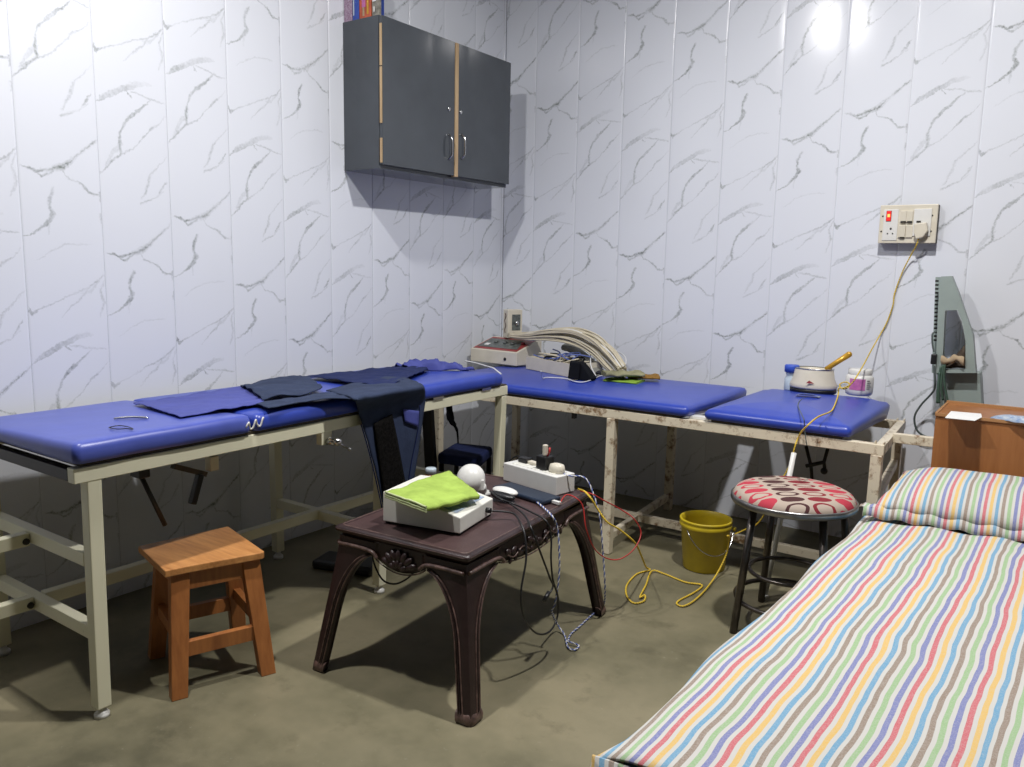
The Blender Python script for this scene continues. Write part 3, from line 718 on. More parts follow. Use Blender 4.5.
# black things below the left bench
b = MB()
for cx, cy, ww, hh in ((PX(258, 452, .14), 0, .085, .085), (PX(300, 447, .14), 0, .075, .105)):
    rows = []
    for i in range(13):
        t = i/12; w_ = ww*math.sqrt(max(0, 1-(t)**2.2))+.004; z = .655-hh*2*t*.62
        rows.append([Vector((.150+.020*math.cos(2*PI*k/14), cx.y+w_*math.sin(2*PI*k/14)+.03*t*(1 if hh > .09 else -.3), z)) for k in range(14)])
    b.grid(rows, close=True)
tag(b.obj('sling', 'blackcloth'), 'black cloth sling sagging below the left bench against the wall', 'sling')
b = MB(); pp = [PX(449, 406, .25), PX(451, 420, .25), PX(457, 431, .25), PX(458, 450, .25)]
rows = []
for i, p in enumerate(resample(pp, 20)):
    w = [.022, .026, .020, .010, .006, .005, .004][min(i//3, 6)]; rows.append([p+Vector((0, -w, 0)), p+Vector((.004, 0, 0)), p+Vector((0, w, 0))])
b.grid(rows); tag(b.obj('strap', 'blackcloth', solid=.003), 'black strap dangling below the corner end of the left bench', 'strap')
# navy cushioned low seat in the corner
ch = thing('low_chair', (.42, -.84, 0), 'navy cushioned low chair with a black frame tucked under the bench corner', 'chair')
b = MB(); cs = [PZ(437, 453, .33), PZ(455, 442, .33), PZ(493, 446, .33), PZ(479, 459, .33)]
b.prism([p-Vector((0, 0, .05)) for p in cs], (0, 0, 0), (0, 0, .05)); b.obj('seat', 'navy', ch, bevel=.015)
cc = sum(cs, Vector())/4
for p in cs:
    q = p.lerp(cc, .15); b = MB(); b.tube([(q.x, q.y, 0), (q.x, q.y, .281)], .012, 10); b.obj('leg', 'black', ch)
b = MB(); bp_ = cs[0].lerp(cs[3], .05); b.beam((bp_.x-.03, bp_.y-.02, .26), (bp_.x-.05, bp_.y-.03, .62), .055, .030, up=(0, 1, 0)); b.obj('back_post', 'black', ch, bevel=.006)
b = MB(); rows = []
b.box((.44, -1.60, .022), (.26, .13, .036), rz=.3); sh = b.obj('shallow_box', 'black', origin=(.44, -1.60, .0), bevel=.012)
sh.location.z -= .004
tag(sh, 'flat black box lying on the floor below the middle of the left bench', 'box')

# ------------------------------------------------------------ wooden stool
def stool():
    A, B_, C_ = PZ(138, 546, .357), PZ(165, 571, .357), PZ(265, 552, .357)
    root = thing('wooden_stool', (.78, -2.45, 0), 'small reddish wooden stool with splayed legs in front of the left bench', 'stool')
    u = (C_-B_); u.z = 0; lu = u.length; u.normalize(); v = Vector((-u.y, u.x, 0)); 
    if v.dot(A-B_) < 0: v = -v
    lv = .240; lu = .275
    cen = B_ + u*lu/2 + v*lv/2; cen.z = 0
    up = Vector((0, 0, 1)); R = Matrix((u, v, up)).transposed()
    b = MB()
    Dd = PZ(228, 526, .357); vs = [B_, B_.lerp(C_, .20)+(A-B_)*.015, B_.lerp(C_, .42)+(A-B_)*.012, B_.lerp(C_, .97), C_+(Dd-C_)*.03+(C_-B_)*.005, Dd, A]
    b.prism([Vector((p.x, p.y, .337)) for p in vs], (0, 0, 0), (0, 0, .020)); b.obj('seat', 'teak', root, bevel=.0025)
    S = .016
    def corner(sx, sy, z):
        k = (1-z/.337)
        return cen + u*sx*(lu/2-.042+.026*k) + v*sy*(lv/2-.034+.052*k) + up*z
    for sx in (-1, 1):
        for sy in (-1, 1):
            b = MB(); t, f = corner(sx, sy, .337), corner(sx, sy, .0); vs = []
            for p, wx, wy in ((f, .021, .018), (t, .025, .018)):
                vs += [p+u*wx*a+v*wy*c for a, c in ((-1, -1), (1, -1), (1, 1), (-1, 1))]
            b.faces_from(vs, [(0, 1, 2, 3), (4, 5, 6, 7), (0, 1, 5, 4), (1, 2, 6, 5), (2, 3, 7, 6), (3, 0, 4, 7)])
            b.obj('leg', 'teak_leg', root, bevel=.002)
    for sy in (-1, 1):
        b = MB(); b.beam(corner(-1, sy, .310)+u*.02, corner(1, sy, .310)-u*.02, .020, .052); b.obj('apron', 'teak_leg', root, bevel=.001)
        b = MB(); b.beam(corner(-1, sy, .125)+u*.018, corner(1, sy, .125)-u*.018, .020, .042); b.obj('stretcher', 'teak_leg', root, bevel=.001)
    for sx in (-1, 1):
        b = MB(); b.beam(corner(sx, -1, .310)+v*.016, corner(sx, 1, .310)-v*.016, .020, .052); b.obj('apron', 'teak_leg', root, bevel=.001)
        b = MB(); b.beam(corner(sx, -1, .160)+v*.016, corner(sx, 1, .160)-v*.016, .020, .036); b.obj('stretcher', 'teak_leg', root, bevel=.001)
stool()

# ------------------------------------------------------------ moulded plastic table
TX0, TX1, TY0, TY1, TZ = .957, 1.425, -2.156, -1.414, .435
TB = thing('plastic_table', ((TX0+TX1)/2, (TY0+TY1)/2, 0), 'dark brown moulded plastic table with curved legs in the middle of the room', 'table')
b = MB()
def rim(ins, z, r=.014):
    pts = []
    for cx, cy, a0 in ((TX1-ins-r, TY0+ins+r, -90), (TX1-ins-r, TY1-ins-r, 0), (TX0+ins+r, TY1-ins-r, 90), (TX0+ins+r, TY0+ins+r, 180)):
        for k in range(7):
            a = math.radians(a0+90*k/6); pts.append(Vector((cx+r*math.cos(a), cy+r*math.sin(a), z)))
    return pts
b.grid([rim(.030, TZ-.034), rim(.016, TZ-.032), rim(.014, TZ-.022), rim(.004, TZ-.018), rim(0, TZ-.012), rim(.001, TZ-.005), rim(.008, TZ-.0015), rim(.014, TZ), rim(.020, TZ-.0005), rim(.023, TZ-.002)], close=True)
b.mi = 1
r0 = [b.bm.verts.new(p) for p in rim(.023, TZ-.002, .014)]; f = b.bm.faces.new(r0); f.material_index = 1
b.mi = 0
tt_ = b.obj('tabletop', ['tableplastic', 'tabletop'], TB)
b = MB(); rp = rim(.017, TZ-.0012); b.tube(rp+[rp[0]], .0022, 6, cap=False); rp = rim(.0015, TZ-.008); b.tube(rp+[rp[0]], .0014, 6, cap=False); b.obj('rim_line', 'tabletrim', tt_)
zA = TZ-.030
LXm, LYm = (TX1-TX0)/2, (TY1-TY0)/2
def table_leg(sx, sy):
    """corner post made of two arched flanks, flaring outwards to the foot"""
    cx, cy = (TX0+TX1)/2, (TY0+TY1)/2
    def P(s, z, side, out=0.0):
        fl = .060*(1-z/zA)**1.4 + .006*math.sin(PI*z/zA) + .004
        ox, oy = LXm-.018+fl, LYm-.018+fl
        if side == 'y': return Vector((cx+sx*(ox-s), cy+sy*(oy+out), z))
        return Vector((cx+sx*(ox+out), cy+sy*(oy-s), z))
    def arch(z, hw):
        # width of the flank at height z
        t = z/zA
        if t < .42: return .040+.010*t
        u = min((t-.42)/.50, 1.0)
        return .0442 + (hw-.0442)*(1-math.sqrt(max(0, 1-u**2.3)))
    b = MB(); hws = {'y': .150, 'x': .175}
    for side in ('y', 'x'):
        hw = hws[side]; n = 30; rows = []
        for i in range(n+1):
            z = zA*(i/n)**.9 if i else 0.0
            w = arch(z, hw); row = []
            for j in range(9): 
                t = j/8; bulge = .004*math.sin(PI*t)
                row.append(P(w*t, z, side, bulge))
            row.append(P(w, z, side, -.020)); row.append(P(.012, z, side, -.022))
            rows.append(row)
        b.grid(rows, close=False)
        b.faces_from([r for r in rows[-1]], [tuple(range(len(rows[-1])))])
    lg = b.obj('leg', 'tableplastic', TB)
    b = MB()
    for side in ('y', 'x'):
        for ins, rr, mi in ((.004, .0026, 1), (.011, .0022, 0), (.018, .0024, 1)):
            pts = [P(max(arch(zA*i/34, hws[side])-ins, .006), zA*i/34, side, .0045) for i in range(1, 32)]
            b.mi = mi; b.tube(pts, rr, 5)
        # raised shoulder where the flank meets the top
        b.mi = 1; b.tube([P(.004, zA-.022, side, .006), P(hws[side]*.55, zA-.020, side, .008), P(hws[side]*.86, zA-.024, side, .008), P(hws[side]*1.0, zA-.040, side, .006)], .0055, 7, smooth=6)
    b.obj('leg_moulding', ['tableplastic', 'tabletrim'], lg)
    b = MB(); rows = []
    for z, o in ((0.0, .001), (.005, .006), (.018, .008), (.027, .005), (.032, .0), (.032, -.012)):
        row = [P(.046, z, 'y', o)] + [P(.034*(1-t/4)+.008, z, 'y', o) for t in range(5)]
        row += [P(.008*math.cos(a*PI/8)*.5, z, 'y', o*.7-.001*a) for a in (1,)]
        row += [P(.008+.034*t/4, z, 'x', o) for t in range(5)] + [P(.046, z, 'x', o)]
        rows.append(row)
    b.grid(rows); b.obj('foot_cap', 'tabletrim', lg)
for sx in (-1, 1):
    for sy in (-1, 1): table_leg(sx, sy)
def carved_apron(side, sg):
    cx, cy = (TX0+TX1)/2, (TY0+TY1)/2
    half = (LXm-.165) if side == 'y' else (LYm-.190)
    def P(s, z, out=0.0):
        if side == 'y': return Vector((cx+s, cy+sg*(LYm-.014+out), z))
        return Vector((cx+sg*(LXm-.014+out), cy+s, z))
    b = MB(); n = 24; rows = []
    for i in range(n+1):
        s = -half-.02 + (2*half+.04)*i/n; dz = .038+.030*math.cos(PI*min(abs(s)/(half+.02), 1)/2)**.8
        rows.append([P(s, TZ-.026, 0), P(s, zA-dz*.6, .003), P(s, zA-dz, 0), P(s, zA-dz, -.016)])
    b.grid(rows); ap = b.obj('apron', 'tableplastic', TB)
    b = MB(); 
    if side == 'y':   # fan shell
        for k in range(7):
            a = math.radians(-72+24*k); r = .046
            c0 = P(math.sin(a)*r*.95, zA-.052+math.cos(a)*r*.72, .006)
            rot = Matrix.Rotation(a*(1), 3, 'Y')
            b.ball(c0, .017, (.62, .55, 1.1), rot, 10)
        for k in range(5):
            a = math.radians(-60+30*k); b.ball(P(math.sin(a)*.022, zA-.058+math.cos(a)*.018, .011), .011, (.7, .6, 1.1), Matrix.Rotation(a, 3, 'Y'), 8)
    else:             # scrolling leaves
        for k in range(-5, 6):
            s = half*.17*k; b.ball(P(s, zA-.034-.010*math.sin(k*1.7), .004), .013, (.5, 1.2, .8), Matrix.Rotation(.6*(-1)**k, 3, 'X'), 10)
            b.ball(P(s+.012, zA-.052+.006*math.cos(k*2.1), .004), .009, (.5, 1.0, 1.0), None, 8)
    b.mi = 1
    b.tube([P(-half-.02+(2*half+.04)*i/n, zA-.003-(.038+.030*math.cos(PI*min(abs(-half-.02+(2*half+.04)*i/n)/(half+.02), 1)/2)**.8), .003) for i in range(n+1)], .0024, 5)
    if side == 'x':
        for q in (-1, 1):
            b.tube([P(q*half*.2, zA-.05, .008), P(q*half*.45, zA-.028, .010), P(q*half*.7, zA-.046, .008), P(q*half*.9, zA-.030, .008)], .0022, 5, smooth=5)
    b.obj('carving', ['tableplastic', 'tabletrim'], ap)
for side in 'yx':
    for sg in (-1, 1): carved_apron(side, sg)

TB.rotation_euler.z = math.radians(4.2)
# ------------------------------------------------------------ things on the plastic table
def T(x, y, z=0.0): return PZ(x, y, TZ+z)
# sloping electrotherapy console
A, B_, C_ = T(383, 523), T(460, 536), T(499, 514)
u = (B_-A); lu = u.length; u.normalize(); v = Vector((-u.y, u.x, 0))
if v.dot(C_-B_) < 0: v = -v
lv = .215
con = thing('therapy_console', A+u*lu/2+v*lv/2, 'white sloping therapy console under the green towel on the brown table', 'medical device')
con.location.z = TZ
def K(s, t, z): return A + u*(lu*s) + v*(lv*t) + Vector((0, 0, z))
b = MB()
# high at the left, sloping down to the right front corner
prof = [(0, .006), (1.0, .006), (1.0, .052), (.50, .082), (.36, .094), (0, .094)]
b.prism([K(s, 0, z) for s, z in prof], (0, 0, 0), v*lv)
b.obj('housing', 'offwhite', con, bevel=.003)
b = MB()
def KS(s, t, dz=.0012):
    z = .094 if s < .36 else (.094-(s-.36)/.14*.012 if s < .5 else .082-(s-.5)/.5*.030)
    return K(s, t, z+dz)
b.faces_from([KS(.54, .08), KS(.92, .08), KS(.92, .92), KS(.54, .92)], [(0, 1, 2, 3)]); b.obj('control_panel', 'greypanel' if False else 'bluefoil', con)
b = MB()
for i in range(6):
    s, t = .62+.05*(i % 3), .18+.07*(i//3); b.box(KS(s, t, .002), (.009, .004, .002), rz=.4*i)
b.obj('button', 'redpanel', con)
for s, t in ((.04, .05), (.96, .05), (.04, .95), (.96, .95)):
    b = MB(); b.lathe([(.0001, 0), (.007, 0), (.007, .008), (.0001, .008)], K(s, t, 0), 10); b.obj('rubber_foot', 'black', con)
b = MB(); b.tube([K(1.0, .78, .028), K(1.06, .78, .028)], .008, 10); b.obj('cable_socket', 'black', con)
# green towel folded over the console
b = MB(); rows = []
c00, c10, c11, c01 = T(386, 492, .108), T(427, 507, .103), T(480, 494, .088), T(449, 470, .110)
for i in range(26):
    t = i/25; row = []
    for j in range(26):
        s = j/25; p = (c00*(1-s)*(1-t)+c10*s*(1-t)+c11*s*t+c01*(1-s)*t)
        n = noise.noise(Vector((p.x*16, p.y*16, 1.0)))*.007 + noise.noise(Vector((p.x*45, p.y*45, 4.0)))*.002
        if s > .93 and t < .8: n -= .006*(s-.93)/.07
        row.append(p+Vector((0, 0, n)))
    rows.append(row)
b.grid(rows)
tw = b.obj('towel', 'towel', solid=.011, offset=-1)
tag(tw, 'folded lime green towel draped over the white console', 'towel')
b = MB()
for o in (0.001, -.007, -.013):
    b.tube([c00.lerp(c10, i/10)+Vector((-.001, -.002, o+noise.noise(Vector((i*.9, o*300, 0)))*.003)) for i in range(11)], .0032, 6)
hm = b.obj('hem', 'towel_light', tw)
# white round applicator head on a stand
ap = thing('heat_lamp_head', T(470, 497), 'white plastic dome shaped applicator standing behind the green towel', 'medical device')
c = PZ(469.5, 478, TZ+.062)
tocam = (EYE-c); tocam.z = .25; tocam.normalize(); q = Vector((0, 0, 1)).rotation_difference((tocam+Vector((-.55, -.1, .35))).normalized()).to_matrix()
b = MB(); b.lathe([(.0001, .030), (.018, .029), (.034, .022), (.045, .008), (.049, -.008), (.047, -.020), (.035, -.032), (.018, -.040), (.0001, -.042)], c, 32, q); b.obj('dome', 'white', ap)
b = MB(); b.box(PZ(480, 484, TZ+.045), (.030, .034, .036), rz=.5); b.tube([PZ(482, 486, TZ+.04), PZ(483, 492, TZ+.008)], .014, 12); b.lathe([(.0001, 0), (.030, 0), (.028, .010), (.0001, .012)], T(482, 494), 20); b.obj('stand', 'white', ap, bevel=.003)
# black and white handset
hs = thing('handset', T(505, 492), 'black and white oval handset on the brown table beside the white dome', 'medical device')
pc = T(504, 494, .019); d = (T(520, 498)-T(490, 490)); ang = math.atan2(d.y, d.x); Rz = Matrix.Rotation(ang, 3, 'Z')
b = MB(); b.ball(pc+Vector((0, .006, .008)), .05, (1.02, .50, .26), Rz, 18); b.obj('shell', 'white', hs)
b = MB(); b.ball(pc+Vector((.004, -.012, -.002)), .05, (1.0, .46, .30), Rz, 18); b.obj('dark_face', 'black', hs)
# small bottle
sb = thing('medicine_bottle', (.995, -1.757, TZ), 'tiny amber bottle with a pale cap at the back of the brown table', 'bottle')
p = Vector((.995, -1.757, TZ))
b = MB(); b.lathe([(.0001, 0), (.019, 0), (.020, .004), (.020, .060), (.016, .068), (.0001, .068)], p, 20); b.obj('body', 'amber', sb)
b = MB(); b.lathe([(.0001, .068), (.018, .068), (.018, .084), (.016, .087), (.0001, .087)], p, 20); b.obj('cap', 'clearish', sb)
# extension socket box
A2, B2, C2 = T(503, 480), T(556, 496), T(578, 488)
u2 = (B2-A2); l2_ = u2.length; u2.normalize(); v2 = Vector((-u2.y, u2.x, 0)); v2 = v2 if v2.dot(C2-B2) > 0 else -v2
w2 = .090
ex = thing('extension_socket', A2+u2*l2_/2+v2*w2/2, 'long white extension socket box on the right back corner of the brown table', 'extension socket')
def E2(s, t, z): return A2+u2*(l2_*s)+v2*(w2*t)+Vector((0, 0, z))
Re = Matrix((u2, v2, Vector((0, 0, 1)))).transposed()
b = MB(); b.box(E2(.5, .5, .0315), (l2_, w2, .063), rot=Re); b.obj('box', 'white', ex, bevel=.003)
b = MB()
for i in range(3): b.box(E2(.22+.28*i, .5, .0635), (.055, .060, .003), rot=Re)
b.obj('socket_plate', 'offwhite', ex, bevel=.001)
b = MB(); b.box(E2(.33, .66, .070), (.060, .022, .010), rot=Re); b.obj('switch', 'creamplastic', ex, bevel=.002)
o = thing('black_adapter', E2(.60, .5, .065), 'black plug adapter standing upright in the white extension box', 'plug')
b = MB(); b.box(E2(.62, .5, .088), (.048, .042, .046), rot=Re); b.obj('body', 'black', o, bevel=.004)
b = MB(); b.box(E2(.62, .5, .130), (.014, .016, .038), rot=Re); b.obj('pin_plug', 'creamplastic', o, bevel=.003)
b = MB(); b.tube([E2(.66, .5, .110), E2(.70, .5, .128), E2(.70, .5, .142)], .0035, 6); b.obj('lead', 'redcord', o)
b = MB(); b.lathe([(.0001, 0), (.026, 0), (.027, .012), (.023, .026), (.010, .030), (.0001, .030)], E2(.84, .5, .065), 20, sx=1.1, sy=.8)
tag(b.obj('cream_plug', 'creamplastic'), 'yellowed cream plug in the end socket of the white extension box', 'plug')
b = MB(); b.box(E2(.20, .62, .074), (.040, .030, .016), rot=Re); b.tube([E2(.12, .62, .076), E2(.02, .7, .078), E2(-.14, .75, .055), E2(-.30, .8, .02)], .003, 6, smooth=4)
tag(b.obj('black_plug', 'black', bevel=.002), 'flat black plug at the left end of the white extension box', 'plug')
# phone in a dark case
pA, pB = T(500, 487), T(549, 502)
up_ = (pB-pA).normalized(); vp = Vector((-up_.y, up_.x, 0))
b = MB(); cph = T(526, 493, .008); b.box(cph, ((pB-pA).length*1.02, .085, .014), rot=Matrix((up_, vp, Vector((0, 0, 1)))).transposed())
tag(b.obj('mobile_phone', 'phone', bevel=.005), 'dark blue cased phone lying in front of the extension box', 'phone')
b = MB(); e0 = cph+up_*((pB-pA).length*.53); b.beam(e0, e0+up_*.030, .012, .008)
b.mi = 1; b.tube([e0+up_*.030, T(566, 495, .01), T(576, 498, .012), PX(583, 507, TX1+.012), PX(586, 528, TX1+.03), PX(594, 548, TX1+.04), PX(606, 558, TX1+.06), PX(620, 559, TX1+.09), PX(634, 549, TX1+.12), PX(641, 533, TX1+.12), PX(634, 519, TX1+.10), PX(620, 509, TX1+.06), PX(603, 500, TX1+.03), PX(592, 494, TX1+.01), T(580, 491, .004)], .0021, 6, smooth=8)
tag(b.obj('charging_cord', ['white', 'redcord']), 'red charging cord looping off the right side of the brown table', 'cord')
# black cords hanging from the console
xe = TX1+.022
k0 = K(1.06, .78, .028)
b = MB(); b.tube([k0, T(512, 513, .02), T(520, 522, .012), PX(525, 536, xe), PX(526, 560, xe+.02), PX(521, 592, xe+.03), PX(524, 617, xe+.03), PX(536, 633, xe+.03), PX(549, 632, xe+.03), PX(557, 618, xe+.02), PX(558, 598, xe+.02), PX(553, 580, xe+.02), PX(551, 560, xe+.02), PX(551, 536, xe+.01), PX(546, 521, xe), T(531, 512, .010), T(514, 504, .012), T(500, 499, .03), T(490, 491, .03)], .0030, 7, smooth=8)
tag(b.obj('console_cord', 'black'), 'black cord from the console hanging in a long loop over the table edge', 'cord')
b = MB(); b.tube([T(498, 497, .02), T(512, 505, .014), T(525, 516, .012), PX(532, 530, xe), PX(541, 554, xe+.015), PX(550, 578, xe+.02), PX(553, 586, xe+.02), PX(548, 596, xe+.02)], .0030, 7, smooth=8)
b.tube([PX(549, 592, xe+.02), PX(544, 601, xe+.02)], .0065, 8)
tag(b.obj('jack_cord', 'black'), 'black cord ending in a jack plug beside the front table leg', 'cord')
b = MB(); yb = TY0+.10
b.tube([PY(371, 549, yb), PY(375, 566, yb), PY(383, 580, yb), PY(394, 584, yb), PY(405, 580, yb), PY(414, 572, yb), PY(420, 561, yb)], .0028, 7, smooth=8)
tag(b.obj('slack_cord', 'black'), 'slack black cord sagging under the left side of the brown table', 'cord')
# twisted blue and white leads
o = twisted('twisted_lead', [T(507, 494, .012), T(519, 494, .008), T(531, 498, .006), T(543, 507, .006), T(552, 516, .006), PX(557, 527, xe+.004), PX(559, 548, xe+.012), PX(559, 575, xe+.012), PX(555, 603, xe), PX(552, 612, xe-.02), PZ(557, 624, .03), PZ(564, 634, .006), PZ(566, 640, .006), PZ(568, 647, .006), PZ(574, 650, .006), PZ(579, 646, .006), PZ(573, 643, .010), PZ(567, 641, .012)], .0018, 'bluecord', 'whitecord', .024)
tag(o, 'blue and white twisted lead dropping from the handset to the floor', 'cord', 'twisted leads from the brown table')
xl = TX1+.030
o = twisted('twisted_lead', [E2(.93, .55, .066), E2(1.02, .6, .060), PX(585, 478, TX1-.03), PX(594, 496, TX1+.005), PX(600, 520, xl), PX(603, 555, xl+.01), PX(605, 590, xl+.015), PZ(603, 606, .02), PZ(592, 615, .006), PZ(580, 626, .006), PZ(571, 634, .006), PZ(568, 641, .010)], .0018, 'bluecord', 'whitecord', .024)
tag(o, 'blue and white twisted lead running down the back right leg of the brown table', 'cord', 'twisted leads from the brown table')
# yellow lead
yc = [T(578, 489, .01), T(584, 491, .010), PX(590, 497, TX1+.012), PX(597, 508, TX1+.03), PX(607, 522, TX1+.06), PX(620, 530, TX1+.08), PX(635, 543, TX1+.10), PX(641, 555, TX1+.06), PZ(646, 567, .03), PZ(650, 570, .006), PZ(637, 574, .005), PZ(627, 585, .005), PZ(627, 596, .005), PZ(634, 603, .005), PZ(644, 601, .005), PZ(645, 595, .008), PZ(640, 597, .010), PZ(646, 585, .008), PZ(652, 571, .010), PZ(665, 574, .005), PZ(685, 582, .005), PZ(702, 585, .006), PZ(695, 592, .005), PZ(680, 600, .005), PZ(677, 604, .005), PZ(684, 606, .006), PZ(695, 600, .008), PZ(707, 588, .01), PZ(718, 572, .03), PY(727, 552, -.78), PY(729, 537, -.80), PY(727, 536, -.81)]
o = twisted('yellow_lead', yc, .0021, 'yellowcord', 'yellowcord', .02)
tag(o, 'yellow twisted lead looping over the concrete floor to the bucket', 'cord')

# ------------------------------------------------------------ yellow bucket
bc = Vector((1.545, -.728, 0))
bk = thing('bucket', bc, 'grubby yellow plastic bucket under the blue bench behind the round stool', 'bucket')
b = MB(); b.lathe([(.0001, .004), (.074, .004), (.078, 0), (.082, .004), (.096, .168), (.101, .172), (.103, .176), (.103, .186), (.099, .190), (.101, .194), (.103, .198), (.103, .203), (.098, .205), (.095, .203), (.093, .18), (.079, .010), (.0001, .010)], bc, 40); b.obj('body', 'bucket', bk)
b = MB(); hp = [bc+Vector((.104*math.cos(a), .104*math.sin(a), .155)) for a in (math.radians(-12), )]
pts = []
for i in range(17):
    t = i/16; a = math.radians(15-125*t); r_ = .106+.010*math.sin(PI*t); pts.append(bc+Vector((r_*math.cos(a), r_*math.sin(a), .172-.085*math.sin(PI*t)**.9)))
b.tube(pts, .0022, 6); b.obj('handle', 'steel', bk)
b = MB(); b.lathe([(.0001, 0), (.009, 0), (.009, .010), (.0001, .010)], pts[0], 10, Matrix.Rotation(PI/2, 3, 'Y')); b.obj('handle_lug', 'bucket', bk)

# ------------------------------------------------------------ round stool with printed seat
RC = Vector((1.976, -1.098, 0)); RZ = .448
rs = thing('round_stool', RC, 'round steel stool with a red and brown oval print seat beside the bed', 'stool')
rr = .194
b = MB(); b.lathe([(.0001, -.004), (rr-.006, -.004), (rr-.004, .008), (rr-.014, .024), (rr*.82, .034), (rr*.5, .040), (.0001, .043)], RC+Vector((0, 0, RZ)), 48); b.obj('seat_pad', 'stoolfabric', rs)
b = MB(); b.lathe([(rr-.012, -.014), (rr, -.014), (rr+.003, -.008), (rr+.003, .004), (rr, .008), (rr-.006, .008), (rr-.006, -.004), (rr-.012, -.014)], RC+Vector((0, 0, RZ)), 48); b.obj('seat_ring', 'ringsteel', rs)
b = MB(); b.lathe([(.0001, -.016), (rr-.008, -.016), (rr-.008, -.005), (.0001, -.005)], RC+Vector((0, 0, RZ)), 32); b.obj('seat_board', 'board', rs)
legs = [(1.850, -1.232), (1.842, -.925), (2.140, -1.240), (2.150, -.935)]
for x, y in legs:
    top = RC + (Vector((x, y, 0))-RC)*.74; top.z = RZ-.014
    b = MB(); b.tube([top, Vector((x, y, .003))], .0125, 12); lg = b.obj('leg', 'stoolsteel', rs)
b = MB(); n = 48; rg = .163; zr = .105
b.tube([RC+Vector((rg*math.cos(2*PI*i/n), rg*math.sin(2*PI*i/n), zr)) for i in range(n+1)], .008, 8, cap=False); b.obj('foot_ring', 'stoolsteel', rs)
b = MB(); b.tube([RC+Vector((.125*math.cos(2*PI*i/n), .125*math.sin(2*PI*i/n), .20)) for i in range(n+1)], .007, 8, cap=False)
b.obj('upper_ring', 'stoolsteel', rs)

# ------------------------------------------------------------ bed with striped sheet and pillow
BD = thing('bed', (2.68, -1.72, 0), 'bed covered in a colourful striped sheet in the front right corner', 'bed')
bx0, bx1, by0, by1, bz = 2.150, 3.08, -2.70, -.62, .455
def edge_x(y):   # the left edge drifts a little to the right towards the pillow
    return bx0 + (y-by0)*.034 + .003*math.sin(y*6.1) + .0015*math.sin(y*17)
b = MB(); rows = []
ny, nx = 90, 60
for i in range(ny+1):
    y = by0 + (by1-by0)*i/ny; row = []; ex = edge_x(y)
    if i < 3: ex -= .012*(3-i)/3
    # hanging side first, then over the edge, then the top
    for z, o in ((.14, .010), (.24, .004), (.34, .008), (.41, -.004), (.440, .002)):
        row.append(Vector((ex+o+.006*math.sin(y*11+z*9), y, z)))
    for j in range(nx+1):
        t = j/nx; x = ex+.012+(bx1-ex)*t
        d = min(t*(bx1-ex), .05)/.05
        z = bz-.010 + .010*math.sin(d*PI/2) + .010*min(1, t*6)*(1 if True else 0)
        w = noise.noise(Vector((x*2.2, y*3.0, 1.3)))*.010 + noise.noise(Vector((x*9, y*2.2, 5.1)))*.0035
        head = max(0, (y-(-1.30))/.15)
        w += .007*math.sin(x*40)*min(head, 1)*max(0, 1-abs(y+1.12)/.25)
        row.append(Vector((x, y, z+w)))
    rows.append(row)
b.grid(rows)
b.obj('sheet', 'sheet', BD, solid=.004, offset=-1)
b = MB(); rows = []   # foot end drop and bunched corner
for i in range(24):
    t = i/23; x = edge_x(by0)-.010+(bx1-bx0)*t
    rows.append([Vector((x, by0-.002-.010*k+.006*math.sin(x*23+k), .45-.075*k)) for k in range(5)])
b.grid(rows); b.obj('sheet_foot_drop', 'sheet', BD, solid=.004)
b = MB(); b.box(((bx0+bx1)/2+.07, (by0+by1)/2, .37), (bx1-bx0-.16, by1-by0-.06, .11)); b.obj('mattress', 'paper', BD, bevel=.03)
b = MB(); b.box(((bx0+bx1)/2+.08, (by0+by1)/2, .28), (bx1-bx0-.18, by1-by0-.08, .05)); b.obj('bed_frame', 'brownply', BD, bevel=.004)
for x in (bx0+.20, bx1-.06):
    for y in (by0+.10, by1-.10):
        b = MB(); b.box((x, y, .13), (.05, .05, .26)); b.obj('leg', 'brownply', BD, bevel=.003)
b = MB(); rows = []; px0, px1, py0, py1 = 2.226, 2.86, -1.185, -.68; n = 44
def pil(sgn):
    rows = []
    for i in range(n+1):
        v_ = -1+2*i/n; row = []
        for j in range(n+1):
            u_ = -1+2*j/n
            # edges pull in between the corners
            ix = 1-.035*(1-v_*v_); iy = 1-.05*(1-u_*u_)
            x = (px0+px1)/2+(px1-px0)/2*u_*ix; y = (py0+py1)/2+(py1-py0)/2*v_*iy
            h = (max(0, 1-abs(u_)**3.4)**.55)*(max(0, 1-abs(v_)**2.6)**.55)
            w = noise.noise(Vector((x*6, y*6, 2)))*.008*h
            base = .490
            z = base + sgn*(.080 if sgn > 0 else .030)*h + w*(1 if sgn > 0 else .3)
            if abs(u_) > .9: z += .006*math.sin(y*50)*(abs(u_)-.9)*8
            row.append(Vector((x, y, z)))
        rows.append(row)
    return rows
b.grid(pil(1)); b.grid(pil(-1))
bmesh.ops.remove_doubles(b.bm, verts=b.bm.verts, dist=.0004)
pw = tag(b.obj('pillow', 'pillow'), 'plump pillow in a striped cotton case at the head of the bed', 'pillow')
b = MB(); fr = []
for sgn in (0, 1):
    fr.append([Vector((px0-.018+ (px1-px0+.036)*i/60, py0+.030*(1-(2*i/60-1)**2)*.8-.012-.012*sgn, .487-.024*sgn+.004*math.sin(i*.9))) for i in range(61)])
fr.insert(0, [Vector((px0+.004+(px1-px0-.008)*i/60, py0+.030*(1-(2*i/60-1)**2)*.8+.010, .496)) for i in range(61)])
b.grid(fr); b.obj('hem', 'pillow', pw, solid=.003)
b = MB(); b.grid([[Vector((px0-.030+.036*i/4, py0+.02*0+.045*j/5-.012, .487+.004*math.sin(i*2+j))) for i in range(5)] for j in range(6)]); b.obj('corner_tab', 'pillow', pw, solid=.003)

